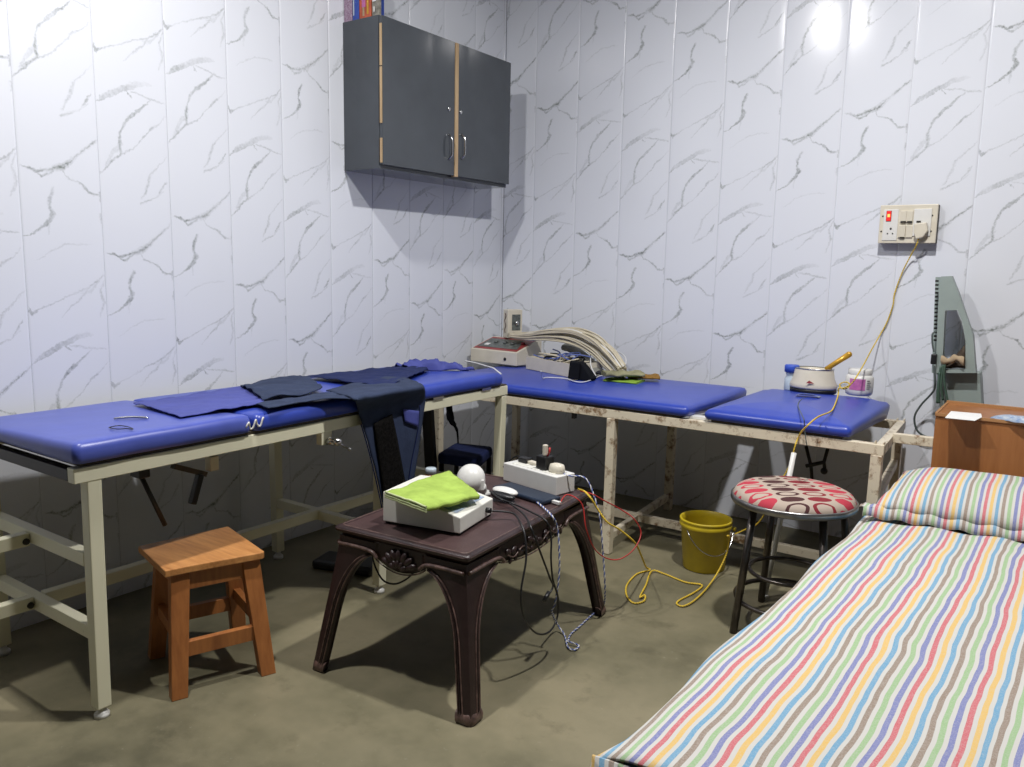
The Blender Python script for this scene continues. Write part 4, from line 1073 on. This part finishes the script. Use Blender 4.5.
# ------------------------------------------------------------ brown wooden cabinet behind the pillow
CB = thing('bedside_cabinet', (2.68, -.45, 0), 'brown varnished wooden cabinet between the pillow and the right wall', 'cabinet')
cx0, cx1, cy0, cy1, cz = 2.303, 3.06, -.600, -.315, .700
b = MB(); b.bx((cx0, cy0, .03), (cx1, cy1, cz-.012)); b.obj('body', 'brownply', CB, bevel=.002)
b = MB(); b.bx((cx0-.001, cy0-.001, cz-.012), (cx1+.002, cy1, cz)); b.obj('top', 'brownply', CB, bevel=.001)
b = MB(); b.beam((cx0-.001, cy0-.003, cz-.003), (cx1, cy0-.003, cz-.003), .006, .010); b.obj('front_trim', 'brownply_edge', CB)
b = MB(); b.beam((cx0+.002, cy0, cz-.001), (cx0+.002, cy1, cz-.001), .008, .008); b.obj('side_trim', 'brownply_edge', CB)
b = MB(); b.beam((cx0, cy1-.006, cz+.004), (cx1, cy1-.006, cz+.004), .012, .012); b.obj('back_trim', 'brownply_edge', CB)
b = MB(); b.bx((cx0+.02, cy0+.01, 0), (cx1-.02, cy1, .03)); b.obj('plinth', 'brownply', CB)
b = MB(); pr = [PZ(x, y, cz+.0015) for x, y in ((945, 418), (951, 411.5), (981, 414), (982, 417.5), (975, 421))]
b.prism(pr, (0, 0, 0), (0, 0, .0015)); tag(b.obj('paper_slip', 'paper'), 'white slip of paper lying on the brown cabinet top', 'paper')
b = MB(); A = PZ(996, 417, cz+.001); B2_ = PZ(1040, 424, cz+.001); rows = []
d_ = (B2_-A); w_ = Vector((-d_.y, d_.x, 0)).normalized()*.045
for i in range(12):
    t = i/11; h = .016*math.sin(PI*min(max(t, .02), .98))**.4
    rows.append([A+d_*t+w_*s*(1-.1*abs(s))+Vector((0, 0, max(0, (1-s*s))*h+noise.noise(Vector((t*6, s*3, 1)))*.003)) for s in (-1, -.7, -.35, 0, .35, .7, 1)])
b.grid(rows); tag(b.obj('foil_packet', 'bluefoil', solid=.001), 'crinkled blue packet lying on the brown cabinet at the photo edge', 'packet')

# ------------------------------------------------------------ grey-green traction bracket on the wall
TU = thing('traction_unit', (2.31, -.06, .62), 'grey-green metal traction unit mounted on the right wall above the brown cabinet', 'medical device')
yg0, yg1 = -.150, -.100
def G(x, y, yy=yg0): return PY(x, y, yy)
outer = [(941, 276.5), (951.5, 276), (958, 292), (966, 318), (973, 336), (975.5, 371), (944, 371), (936.5, 371), (937, 340), (939, 300)]
hole = [(945, 310.5), (957.5, 310), (961.5, 320), (965.5, 341), (965.5, 369.5), (942, 369.5)]
def plate_with_hole(mtl, y0, y1, name, par):
    # frame built from strips round the opening
    b = MB()
    def S(pts): 
        P3 = [PY(x, y, y0) for x, y in pts]; b.prism(P3, (0, 0, 0), (0, y1-y0, 0))
    S([(941, 276.5), (951.5, 276), (958, 292), (964, 310), (957.5, 310), (945, 310.5), (938, 310.5), (939, 292)])
    S([(938, 310.5), (945, 310.5), (942, 369.5), (935.5, 369.5)])
    S([(957.5, 310), (964, 310), (973, 336), (975.5, 369.5), (965.5, 369.5), (965.5, 341), (961.5, 320)])
    S([(935.5, 369.5), (942, 369.5), (965.5, 369.5), (975.5, 369.5), (976, 373), (935.5, 373)])
    return b.obj(name, mtl, par)
plate_with_hole('green_metal', yg0, yg1, 'side_plate', TU)
b = MB(); b.prism([PY(x, y, yg1) for x, y in ((937, 373), (980, 373), (982, 408), (984, 440), (942, 440))], (0, 0, 0), (0, .085, 0)); b.obj('housing', 'green_metal', TU, bevel=.002)
b = MB()
for i in range(16):
    x, y = 938.6-1.6*i/15, 281+ (340-281)*i/15
    b.box(PY(x-1.6, y, yg0+.01), (.010, .02, .007))
b.obj('ratchet_teeth', 'darkmetal', TU)
b = MB(); b.beam(PY(940, 277, yg1+.02), PY(936, 373, yg1+.02), .03, .012, up=(0, 1, 0)); b.obj('back_rib', 'green_metal', TU)
b = MB()
for z in (1.10, .80): b.bx((2.232, yg1, z-.02), (2.262, -.001, z+.02))
b.obj('wall_bracket', 'green_dark', TU)
b = MB(); rows = []
for i in range(10):
    t = i/9; a = PY(943+22*t, 364-19*t**1.4, yg0+.028); c = PY(944+22*t, 368, yg0+.020)
    rows.append([a.lerp(c, s/6)+Vector((0, -.006*math.sin(s*1.3+i*.7), 0)) for s in range(7)])
b.grid(rows); tag(b.obj('canvas_sling', 'canvas', solid=.004), 'dark brown canvas sling bunched inside the opening of the traction unit', 'cloth')
b = MB(); rows = []
for i in range(16):
    t = i/15; cc = PY(941+23*t, 359+1.8*math.sin(t*7)+1.5*t, yg0-.012)
    rows.append([cc+Vector((0, .012*math.cos(a), .014*math.sin(a)*(1+.3*math.sin(i)))) for a in [2*PI*k/8 for k in range(8)]])
b.grid(rows, close=True); tag(b.obj('tan_strap', 'tan'), 'tan rolled strap sticking out of the opening in the traction unit', 'strap')
b = MB(); b.tube([PY(936, 332, yg0), PY(932.5, 334, yg0-.01), PY(932.5, 344, yg0-.01), PY(934, 352, yg0-.01)], .0035, 7, smooth=6)
b.tube([PY(934, 366, yg0-.01), PY(935, 385, yg0), PY(932, 393, -.09), PY(921, 405, -.06), PY(914.5, 417, -.05), PY(917, 430, -.04), PY(926, 436.5, -.035), PY(940, 438, -.03)], .0042, 8, smooth=8)
b.obj('power_cable', 'greycord', TU)
b = MB(); b.box(PY(934, 359, yg0-.006), (.020, .03, .040)); b.obj('cable_clamp', 'black', TU, bevel=.003)
b = MB()
for (xa, ya, xb, yb_, xc, yc_) in ((941, 366, 938, 385, 937, 403), (943.5, 364, 941, 384, 943, 400), (945, 364, 944, 380, 948, 403), (939.5, 372, 938.5, 388, 939, 403)):
    b.tube([PY(xa, ya, yg0-.014), PY(xb, yb_, yg0-.006), PY(xc, yc_, yg0+.01)], .0045, 7, smooth=6)
b.obj('green_hose', 'green_dark', TU)

# ------------------------------------------------------------ switchboard on the right wall
SW = thing('switchboard', (2.069, -.025, 1.30), 'cream electric switchboard with a red indicator on the right wall', 'switchboard')
sx0, sx1, sz0, sz1, syf = 1.963, 2.176, 1.302, 1.455, -.050
b = MB(); b.bx((sx0, -.040, sz0), (sx1, -.001, sz1)); b.obj('back_box', 'board', SW, bevel=.002)
b = MB(); b.bx((sx0-.001, syf, sz0-.001), (sx1+.001, -.040, sz1+.001)); b.obj('plate', 'creamplastic', SW, bevel=.003)
def sw(px_, py_): return PY(px_, py_, syf)
c1 = sw(884.5, 210)
def pan(x0, y0, x1, y1, d, mtl, nm, bev=.0015):
    a, c = sw(x0, y0), sw(x1, y1); b = MB(); b.bx((a.x, syf-d, a.z), (c.x, syf+.001, c.z)); return b.obj(nm, mtl, SW, bevel=bev)
pan(884.5, 209.5, 896.5, 240.5, .003, 'white', 'socket_module')
pan(886.8, 210.8, 891.2, 221.5, .005, 'redpanel', 'indicator_bezel')
pan(901, 211, 906.3, 222, .008, 'creamplastic', 'switch'); pan(907, 211, 912.6, 222, .006, 'creamplastic', 'switch')
pan(899, 225.5, 905, 237.5, .008, 'creamplastic', 'switch'); pan(906.6, 225.5, 912.2, 237.5, .006, 'creamplastic', 'switch')
pan(914.6, 209, 930, 236, .004, 'white', 'socket_module')
for a, c in (((901, 221.2), (906, 222.6)), ((907.6, 221.2), (912.4, 222.6)), ((916.8, 221), (921, 222.4)), ((900, 237), (904.4, 238.2))):
    pan(*a, *c, .009, 'darkmetal', 'switch_mark', 0)
for x, y, r in ((890.9, 228.7, .004), (887.6, 233.6, .0028), (892.7, 233.6, .0028)):
    b = MB(); b.lathe([(.0001, 0), (r, 0), (r, .004), (.0001, .004)], sw(x, y)+Vector((0, -.0005, 0)), 10, Matrix.Rotation(PI/2, 3, 'X')); b.obj('socket_hole', 'black', SW)
for x, y in ((882.9, 216.2), (881.2, 231.4), (932.4, 215.5), (931, 231.2)):
    b = MB(); b.lathe([(.0001, 0), (.0035, 0), (.003, .002), (.0001, .002)], sw(x, y), 10, Matrix.Rotation(PI/2, 3, 'X')); b.obj('screw', 'darkmetal', SW)
mr, tr, br = nt('glowing_indicator'); br.inputs['Base Color'].default_value = (.8, .2, .05, 1); br.inputs['Emission Color'].default_value = (1, .45, .10, 1); br.inputs['Emission Strength'].default_value = 1.6
M['neon'] = mr
mr2, tr2, br2 = nt('lit_red_lens'); br2.inputs['Base Color'].default_value = (.55, .01, .01, 1); br2.inputs['Emission Color'].default_value = (1, .02, .02, 1); br2.inputs['Emission Strength'].default_value = .45
M['redlens'] = mr2
pan(887.2, 211.3, 890.8, 221.0, .007, 'redlens', 'indicator_lens'); pan(888.0, 214.2, 890.2, 217.2, .0085, 'neon', 'indicator_glow', 0)
pg = thing('wall_plug', sw(918, 232), 'cream plug with a yellow cord pushed into the right side of the switchboard', 'plug')
b = MB(); P3 = [sw(x, y) for x, y in ((915.2, 224), (927.5, 222.5), (929, 231), (924, 237.5), (917, 239.5), (914.5, 233))]
b.prism([p+Vector((0, -.005, 0)) for p in P3], (0, 0, 0), (0, -.024, 0)); b.obj('body', 'creamplastic', pg, bevel=.004)
pl = sw(919, 239)+Vector((0, -.015, 0))
cord = [pl, PY(916, 246, -.060), PY(911, 255, -.03), PY(902, 273, -.012), PY(894.5, 294, -.010), PY(893, 305, -.010), PY(887, 322, -.010), PY(880, 335, -.02), PY(871, 351, -.12), PY(863, 366, -.30), PY(857, 376, -.385)]
def PS(x, y, h):      # a point at height h above the front rail of the right bench
    return PZ(x, y, ZQ+h)
pZ = .079
cord += [PY(852, 383, -.39), PY(846, 387, -.385), PY(841, 388, -.38), PY(840, 384, -.37), PY(846, 382, -.37), PY(850, 385, -.37), PY(845, 389, -.38), PY(839, 388, -.38), PY(838, 396, -.40), PS(834, 407, pZ), PS(830, 412, pZ), PS(818, 417, pZ), PS(807, 426, pZ), PY(800, 434, RF-.018), PY(795, 446, RF-.016), PY(791, 462, RF-.020), PY(785, 474, RF-.02), PY(778, 485, RF-.03), PY(769, 505, RF-.02), PY(758, 523, -.83), PY(744, 530, -.80), PY(735, 534, -.80)]
o = twisted('yellow_flex', cord, .0017, 'yellowcord', 'yellowcord', .02)
tag(o, 'yellow flex running from the switchboard down the wall and over the small blue pad', 'cord')

# ------------------------------------------------------------ things on the small blue pad
wz = .0700
wp = PS(812.5, 392.3, wz)
WX = thing('wax_warmer', wp, 'round cream wax warmer with a brass handle on the small blue pad', 'medical device')
b = MB(); b.lathe([(.0001, 0), (.086, 0), (.093, .006), (.092, .020), (.0001, .022)], wp, 36, sy=.72, sx=1.02); b.obj('base', 'black', WX)
b = MB(); b.lathe([(.0001, .020), (.093, .020), (.096, .026), (.094, .040), (.084, .060), (.078, .096), (.076, .100), (.070, .100), (.072, .090), (.070, .080), (.0001, .078)], wp, 40, sy=.74); b.obj('bowl', 'creamplastic', WX)
b = MB(); b.lathe([(.070, .099), (.079, .099), (.079, .103), (.070, .103)], wp, 40, sy=.74); b.obj('metal_rim', 'steel', WX)
b = MB(); h0 = wp+Vector((.045, .0, .100)); h1 = PY(849, 354.5, wp.y+.02); b.tube([h0, h0.lerp(h1, .5), h1], .011, 10, rr=[.010, .0105, .0125]); b.ball(h1, .0125); b.obj('handle', 'gold', WX)
b = MB(); k = PS(808, 379, wz+.035); k = wp + (EYE-wp).normalized()*0; 
dirn = (EYE-wp); dirn.z = 0; dirn.normalize(); side = Vector((-dirn.y, dirn.x, 0))
pk = wp+dirn*.0745-side*.012+Vector((0, 0, .046)); b.faces_from([pk+side*.016, pk-side*.016, pk-side*.004+Vector((0, 0, .012))], [(0, 1, 2)]); b.obj('red_mark', 'redpanel', WX, solid=.0015)
cp = thing('spray_bottle', PS(790, 391, wz), 'cloudy bottle with a bright blue lid left of the wax warmer', 'bottle')
p = PS(790.5, 390, wz); b = MB(); b.lathe([(.0001, 0), (.026, 0), (.028, .006), (.027, .050), (.020, .062), (.024, .072), (.024, .080), (.0001, .080)], p, 24); b.obj('body', 'clearish', cp)
b = MB(); b.lathe([(.0001, .078), (.030, .078), (.030, .104), (.027, .108), (.0001, .108)], p, 24); b.obj('lid', 'bluecap', cp)
jr = thing('cream_jar', PS(858, 395, wz), 'white screw-top jar with a pink label right of the wax warmer', 'jar')
p = PS(858.5, 394.5, wz); b = MB(); b.lathe([(.0001, 0), (.046, 0), (.052, .006), (.054, .020), (.054, .072), (.046, .084), (.0001, .085)], p, 32); b.obj('body', 'white', jr)
b = MB(); b.lathe([(.0001, .083), (.045, .083), (.046, .086), (.046, .104), (.043, .107), (.0001, .107)], p, 32); b.obj('lid', 'white', jr)
b = MB(); an = math.atan2((EYE-p).y, (EYE-p).x)
b.grid([[p+Vector((.0548*math.cos(an+a), .0548*math.sin(an+a), z)) for a in [math.radians(-42+66*i/12) for i in range(13)]] for z in (.024, .070)]); b.obj('label', 'pink', jr)
b = MB()
for i in range(5):
    b.grid([[p+Vector((.0549*math.cos(an+a), .0549*math.sin(an+a), z)) for a in [math.radians(30+(16+5*(i % 2))*j/4) for j in range(5)]] for z in (.030+.008*i, .033+.008*i)])
b.obj('small_print', 'greypanel', jr)
b = MB(); q0 = PS(795, 396, wz+.009); q1 = PS(819, 398, wz+.009); rows = []
for i in range(9):
    t = i/8; rows.append([q0.lerp(q1, t)+Vector((0, .035*s, 0))+Vector((0, 0, .010*(1-abs(2*t-1)**3)*(1-s)+.002)) for s in (0, .3, .7, 1)])
b.grid(rows); tag(b.obj('sachet', 'bluefoil', solid=.0012), 'small blue sachet tucked under the front of the wax warmer', 'packet')
b = MB(); b.tube([PS(821, 396, wz+.003), PS(812, 397, wz+.004), PS(802, 399, wz+.007), PS(798, 405, wz+.009), PS(801, 413, wz+.005), PS(804, 420, wz-.004), PY(804.5, 428, RF-.016), PY(806, 440, RF-.016), PY(807, 446, RF-.012)], .0018, 6, smooth=7)
tag(b.obj('warmer_flex', 'greycord'), 'thin grey flex hanging from the wax warmer over the blue pad', 'cord')

# ------------------------------------------------------------ equipment at the corner end of the long right pad
mz = .0615
A, B_ = PS(470.5, 361.5, mz), PS(521, 367.5, mz)
u = (B_-A); lu = .315; u.normalize(); v = Vector((-u.y, u.x, 0)); v = v if v.y > 0 else -v
MC = thing('stimulator_unit', A+u*lu/2+v*.1, 'cream stimulator unit with a red and grey sloping panel in the room corner', 'medical device')
def K2(s, t, z): return A+u*(lu*s)+v*(.21*t)+Vector((0, 0, z))
b = MB(); b.prism([K2(0, t, z) for t, z in ((0, .004), (1, .004), (1, .125), (.86, .125), (0, .072))], (0, 0, 0), u*lu); b.obj('housing', 'creamplastic', MC, bevel=.003)
def KP(s, t, dz): return K2(s, .86*t, .072+.053*t+dz)
b = MB(); b.faces_from([KP(.03, .05, .0015), KP(.97, .05, .0015), KP(.97, .95, .0015), KP(.03, .95, .0015)], [(0, 1, 2, 3)]); b.obj('red_panel', 'redpanel', MC)
b = MB(); b.faces_from([KP(.06, .17, .003), KP(.93, .17, .003), KP(.78, .83, .003), KP(.06, .83, .003)], [(0, 1, 2, 3)]); b.obj('grey_panel', 'greypanel', MC)
for i, (s, t) in enumerate(((.30, .55), (.50, .55), (.68, .50), (.86, .60))):
    b = MB(); nrm = u.cross((K2(0, .86, .125)-K2(0, 0, .072)).normalized()); nrm = nrm if nrm.z > 0 else -nrm
    b.lathe([(.0001, 0), (.012, 0), (.010, .010), (.0001, .011)], KP(s, t, .003), 14, Vector((0, 0, 1)).rotation_difference(nrm).to_matrix()); b.obj('knob', 'greypanel' if i < 3 else 'redpanel', MC)
b = MB(); b.faces_from([KP(.14, .30, .004), KP(.24, .30, .004), KP(.24, .45, .004), KP(.14, .45, .004)], [(0, 1, 2, 3)]); b.obj('display', 'paper', MC)
b = MB(); b.lathe([(.0001, 0), (.008, 0), (.008, .004), (.0001, .004)], K2(.76, 0, .034), 12, Matrix.Rotation(PI/2, 3, 'X')); b.obj('jack', 'black', MC)
# timer box
tmr = thing('timer_box', K2(.55, .9, .126), 'small white box with a dark dial standing on top of the stimulator unit', 'timer')
pt = PY(512.5, 333, K2(.5, .93, 0).y); pt.z = A.z+.126; 
Rt = Matrix.Rotation(math.radians(-6), 3, 'Z')
Rt = Matrix.Rotation(math.atan2((EYE-pt).y, (EYE-pt).x)+PI/2+math.radians(28), 3, 'Z')
def TT(x, y, z): return pt+Rt @ Vector((x, y, z))
b = MB(); b.box(TT(0, 0, .076), (.088, .055, .152), rot=Rt); b.obj('case', 'creamplastic', tmr, bevel=.004)
b = MB(); b.box(TT(.006, -.0285, .084), (.050, .003, .084), rot=Rt); b.obj('dial_plate', 'greypanel', tmr)
b = MB(); b.lathe([(.0001, 0), (.013, 0), (.012, .008), (.0001, .009)], TT(.008, -.0295, .080), 16, Rt @ Matrix.Rotation(PI/2, 3, 'X')); b.obj('dial', 'steel', tmr)
b = MB(); b.tube([TT(-.0455, .007*math.sin(i*1.6), .028+.013*i) for i in range(9)], .0025, 5, smooth=3); b.obj('side_grille', 'tabletrim', tmr)
# open tray of leads
A3, B3 = PS(526, 368.5, mz), PS(571, 377.5, mz); u3 = (B3-A3); l3 = u3.length; u3.normalize(); v3 = Vector((-u3.y, u3.x, 0)); v3 = v3 if v3.y > 0 else -v3
def K3(s, t, z): return A3+u3*(l3*s)+v3*(.19*t)+Vector((0, 0, z))
TRY = thing('lead_tray', K3(.5, .5, 0), 'open cream tray full of tangled leads beside the stimulator unit', 'tray')
b = MB(); R3 = Matrix((u3, v3, Vector((0, 0, 1)))).transposed()
b.box(K3(.5, .5, .006), (l3, .19, .012), rot=R3)
for s, t, sz in ((.5, .015, (l3, .006, .062)), (.5, .985, (l3, .006, .062)), (.01, .5, (.006, .19, .062)), (.99, .5, (.006, .19, .062))): b.box(K3(s, t, .031), sz, rot=R3)
b.obj('box', 'creamplastic', TRY)
b = MB()
rnd = random.Random(4)
for i in range(12):
    pts = []
    ph = rnd.random()*6
    for k in range(9):
        t = k/8; pts.append(K3(.08+.84*t, .12+.7*(.5+.5*math.sin(ph+t*(5+i*.4))), .045+.020*math.sin(ph*2+t*7)+.010*(i % 4)))
    b.mi = [0, 1, 0, 2][i % 4]; b.tube(pts, .0035, 6, smooth=5)
o = b.obj('leads', ['beige', 'blackcloth', 'bluecord'], TRY)
# bundle of yellowed leads flopping over the tray
b = MB(); c0 = [(512, 333), (530, 334), (552, 332), (575, 334), (595, 343), (610, 357), (622, 371)]
for i in range(60):
    pts = []; oy = rnd.uniform(-.05, .05); oz = rnd.uniform(-.042, .038)
    for k, (x, y) in enumerate(c0):
        base = PY(x, y+2, [-.24, -.27, -.30, -.31, -.33, -.36, -.40][k]); pts.append(base+Vector((rnd.uniform(-.006, .006), oy*.8, oz*[.2, .45, .6, .9, 1.1, 1.2, .9][k]+rnd.uniform(-.006, .006)+abs(oy)*0)))
    for p_ in pts: p_.z = max(p_.z, ZQ+mz+.006)
    b.mi = 1 if i % 7 == 0 else 0; b.tube(pts, .0042, 6, smooth=5)
tag(b.obj('electrode_lead_bundle', ['beige', 'whitecord']), 'thick bundle of yellowed electrode leads flopping over the tray on the blue pad', 'cord')
b = MB()
for pts in ([(513, 333, .13), (513.5, 344, .10), (521, 348, .07), (530, 342, .10), (540, 339, .11)], [(585, 338, .13), (590, 352, .10), (591, 366, .05), (596, 376, .01)], [(588, 345, .11), (598, 361, .06), (610, 371, .03), (624, 367, .03), (625, 357, .07), (615, 350, .09), (606, 345, .10)], [(602, 343, .10), (612, 341, .11), (617, 350, .08), (613, 358, .05)]):
    b.tube([PS(x, y, mz+z) for x, y, z in pts], .0030, 6, smooth=7)
tag(b.obj('white_lead', 'whitecord'), 'loose white lead curling over the bundle of yellowed leads', 'cord')
b = MB(); b.tube([PS(541, 371, mz+.05), PS(542, 378, mz+.01), PS(548, 377.5, mz+.004), PS(565, 378.5, mz+.004), PS(575, 381.5, mz+.004), PS(584, 382, mz+.004), PS(594, 379, mz+.004), PS(600, 376, mz+.004), PS(612, 374, mz+.01)], .0026, 6, smooth=7)
tag(b.obj('front_lead', 'whitecord'), 'thin white lead lying along the front of the cream tray', 'cord')
b = MB(); b.tube([PZ(486, 366, ZT+.004), PZ(493, 368, ZT+.004), PZ(497, 371, ZT+.002), PZ(501, 374, ZT-.004)], .003, 6, smooth=6); b.tube([PZ(465, 361, ZT+.004), PZ(476, 363, ZT+.004), PZ(486, 366, ZT+.004)], .003, 6, smooth=5)
tag(b.obj('short_lead', 'whitecord'), 'short white lead lying on the corner end of the left bench', 'cord')
# grey cloth wad and dark pads beyond the tray
b = MB(); pc = PS(572, 379.5, mz+.002); b.box(pc+Vector((0, .02, .042)), (.050, .05, .080), rot=Matrix.Rotation(.5, 3, 'Z') @ Matrix.Rotation(.10, 3, 'Y'))
b.prism([PY(x, y, pc.y+.02) for x, y in ((578, 361), (583, 366), (592, 379), (590, 381), (577, 381))], (0, 0, 0), (0, .05, 0))

tag(b.obj('dark_pad', 'blackcloth', bevel=.006), 'dark grey rolled pad at the end of the cream tray', 'pad')
b = MB(); rows = []
for i in range(20):
    t = i/19; x = 566+34*t; y = 347+26*t**1.5; c = PS(x, y, mz+.085*(1-t**1.6)+.015)
    rows.append([c+Vector((0, .05*math.cos(a), .020*math.sin(a)*(1-.3*t))) for a in [2*PI*k/10 for k in range(10)]])
b.grid(rows, close=True); tag(b.obj('grey_cloth', 'greycloth'), 'grey cloth slumping off the tray under the yellowed leads', 'cloth')
def folded(name, label, mtl, A_, B__, z0, h, w, wav, seed):
    b = MB(); rows = []
    d = (B__-A_); n_ = Vector((-d.y, d.x, 0)).normalized(); n_ = n_ if n_.y > 0 else -n_
    for i in range(26):
        t = i/25; row = []
        for k in range(16):
            a = 2*PI*k/16; ca, sa = math.cos(a), math.sin(a)
            o_ = noise.noise(Vector((t*5, k*.5, seed)))*wav
            row.append(A_+d*t+n_*(w/2+w/2*(abs(ca)**.6)*(1 if ca > 0 else -1))+Vector((0, 0, z0+h/2+h/2*(abs(sa)**.7)*(1 if sa > 0 else -1)+o_*(.6+.4*sa))))
        rows.append(row)
    b.grid(rows, close=True)
    b.bm.verts.ensure_lookup_table(); b.bm.faces.new(b.bm.verts[:16]); b.bm.faces.new(b.bm.verts[-16:])
    return tag(b.obj(name, mtl), label, 'cloth', 'folded cloths in the small pile on the blue pad')
f0, f1 = PS(603, 381, mz), PS(648, 386, mz)
folded('folded_cloth', 'bright green folded cloth at the bottom of the pile near the leads', 'brightgreen', PS(603, 381.0, mz), PS(636, 384, mz), -.004, .012, .12, .005, 1)
folded('folded_cloth', 'mustard folded cloth sticking out of the small pile on the blue pad', 'orange_cloth', PS(628, 381.0, mz), PS(660, 382, mz), .008, .016, .11, .008, 3)
folded('folded_cloth', 'pale olive folded cloth on top of the small pile on the blue pad', 'olive', PS(606, 378.0, mz+.02), PS(645, 378, mz+.02), .003, .020, .10, .012, 5)

# ------------------------------------------------------------ charcoal wall cabinet
CW = thing('wall_cabinet', (.115, -.731, 1.577), 'charcoal two-door cabinet hung on the left wall near the corner', 'cabinet')
hx, ya, yb, za, zb = .231, -1.189, -.274, 1.577, 2.190
b = MB(); b.bx((.001, ya, za), (hx-.020, yb, zb)); b.obj('carcass', 'laminate', CW, bevel=.001)
ysp = -.705
for (y0_, y1_, hy, ky, nm) in ((ya+.003, ysp-.012, -.762, -.757, 'left'), (ysp+.012, yb-.002, -.668, -.672, 'right')):
    b = MB(); b.bx((hx-.019, y0_, za+.016), (hx, y1_, zb-.004)); dr = b.obj('door', 'laminate', CW, bevel=.001)
    zc = PX(449 if nm == 'left' else 463, 147, hx).z
    b = MB(); b.tube([(hx, hy, zc+.055), (hx+.010, hy, zc+.050), (hx+.022, hy, zc+.036), (hx+.024, hy, zc), (hx+.022, hy, zc-.036), (hx+.010, hy, zc-.050), (hx, hy, zc-.055)], .0045, 8, smooth=5); b.obj('handle', 'steel', dr)
    b = MB(); b.lathe([(.0001, 0), (.010, 0), (.010, .003), (.004, .004), (.0001, .004)], (hx, ky, PX(449, 109, hx).z), 16, Matrix.Rotation(PI/2, 3, 'Y')); b.obj('lock', 'steel', dr)
b = MB(); b.bx((hx-.019, ysp-.011, za+.012), (hx+.004, ysp+.011, zb-.006)); b.obj('meeting_strip', 'bareply', CW)
for z0_, z1_ in ((2.155, 1.99), (1.985, 1.76), (1.70, 1.60)):
    b = MB(); b.beam((hx-.008, ya, z0_), (hx-.008, ya, z1_), .009, .006, up=(0, 1, 0)); b.obj('piano_hinge', 'bareply', CW)
# boxes standing on the cabinet
def carton(name, label, x0, x1, y0, y1, h, mtl, marks, cat='box'):
    t = thing(name, ((x0+x1)/2, (y0+y1)/2, zb), label, cat, 'boxes standing on the wall cabinet')
    b = MB(); b.bx((x0, y0, zb), (x1, y1, zb+h)); b.obj('carton', mtl, t, bevel=.001)
    for (dx0, dx1, dz0, dz1, mm) in marks:
        b = MB(); b.bx((x0+dx0, y0-.0012, zb+dz0), (x0+dx1, y0+.0005, zb+dz1)); b.obj('print', mm, t)
M['cobalt'] = mat('cobalt_print_card', (.03, .08, .42), .4); M['orange'] = mat('orange_red_print_card', (.62, .12, .05), .4, var=.2, scale=30)
M['silver'] = mat('silver_grey_card', (.38, .36, .30), .35, var=.35, scale=50); M['maroon'] = mat('maroon_speckled_card', (.16, .05, .12), .5, var=.6, scale=200, col2=(.45, .35, .45))
carton('carton_box', 'maroon speckled box at the wall end of the cabinet top', .006, .052, -1.185, -1.02, .20, 'maroon', [])
carton('carton_box', 'cobalt blue box standing second from the wall on the cabinet', .055, .090, -1.183, -1.03, .22, 'cobalt', [(.004, .010, .02, .19, 'clearish')])
carton('carton_box', 'orange and red printed box standing in the middle on the cabinet', .093, .158, -1.181, -1.150, .21, 'orange', [(.012, .034, .075, .098, 'paper'), (.016, .036, .045, .075, 'pink'), (.020, .030, .010, .045, 'tan'), (.044, .054, .015, .11, 'gold')])
carton('carton_box', 'silver grey box nearest the room on the cabinet top', .161, .198, -1.176, -1.158, .21, 'silver', [(.004, .024, .06, .12, 'paper'), (.010, .016, .02, .04, 'paper')])
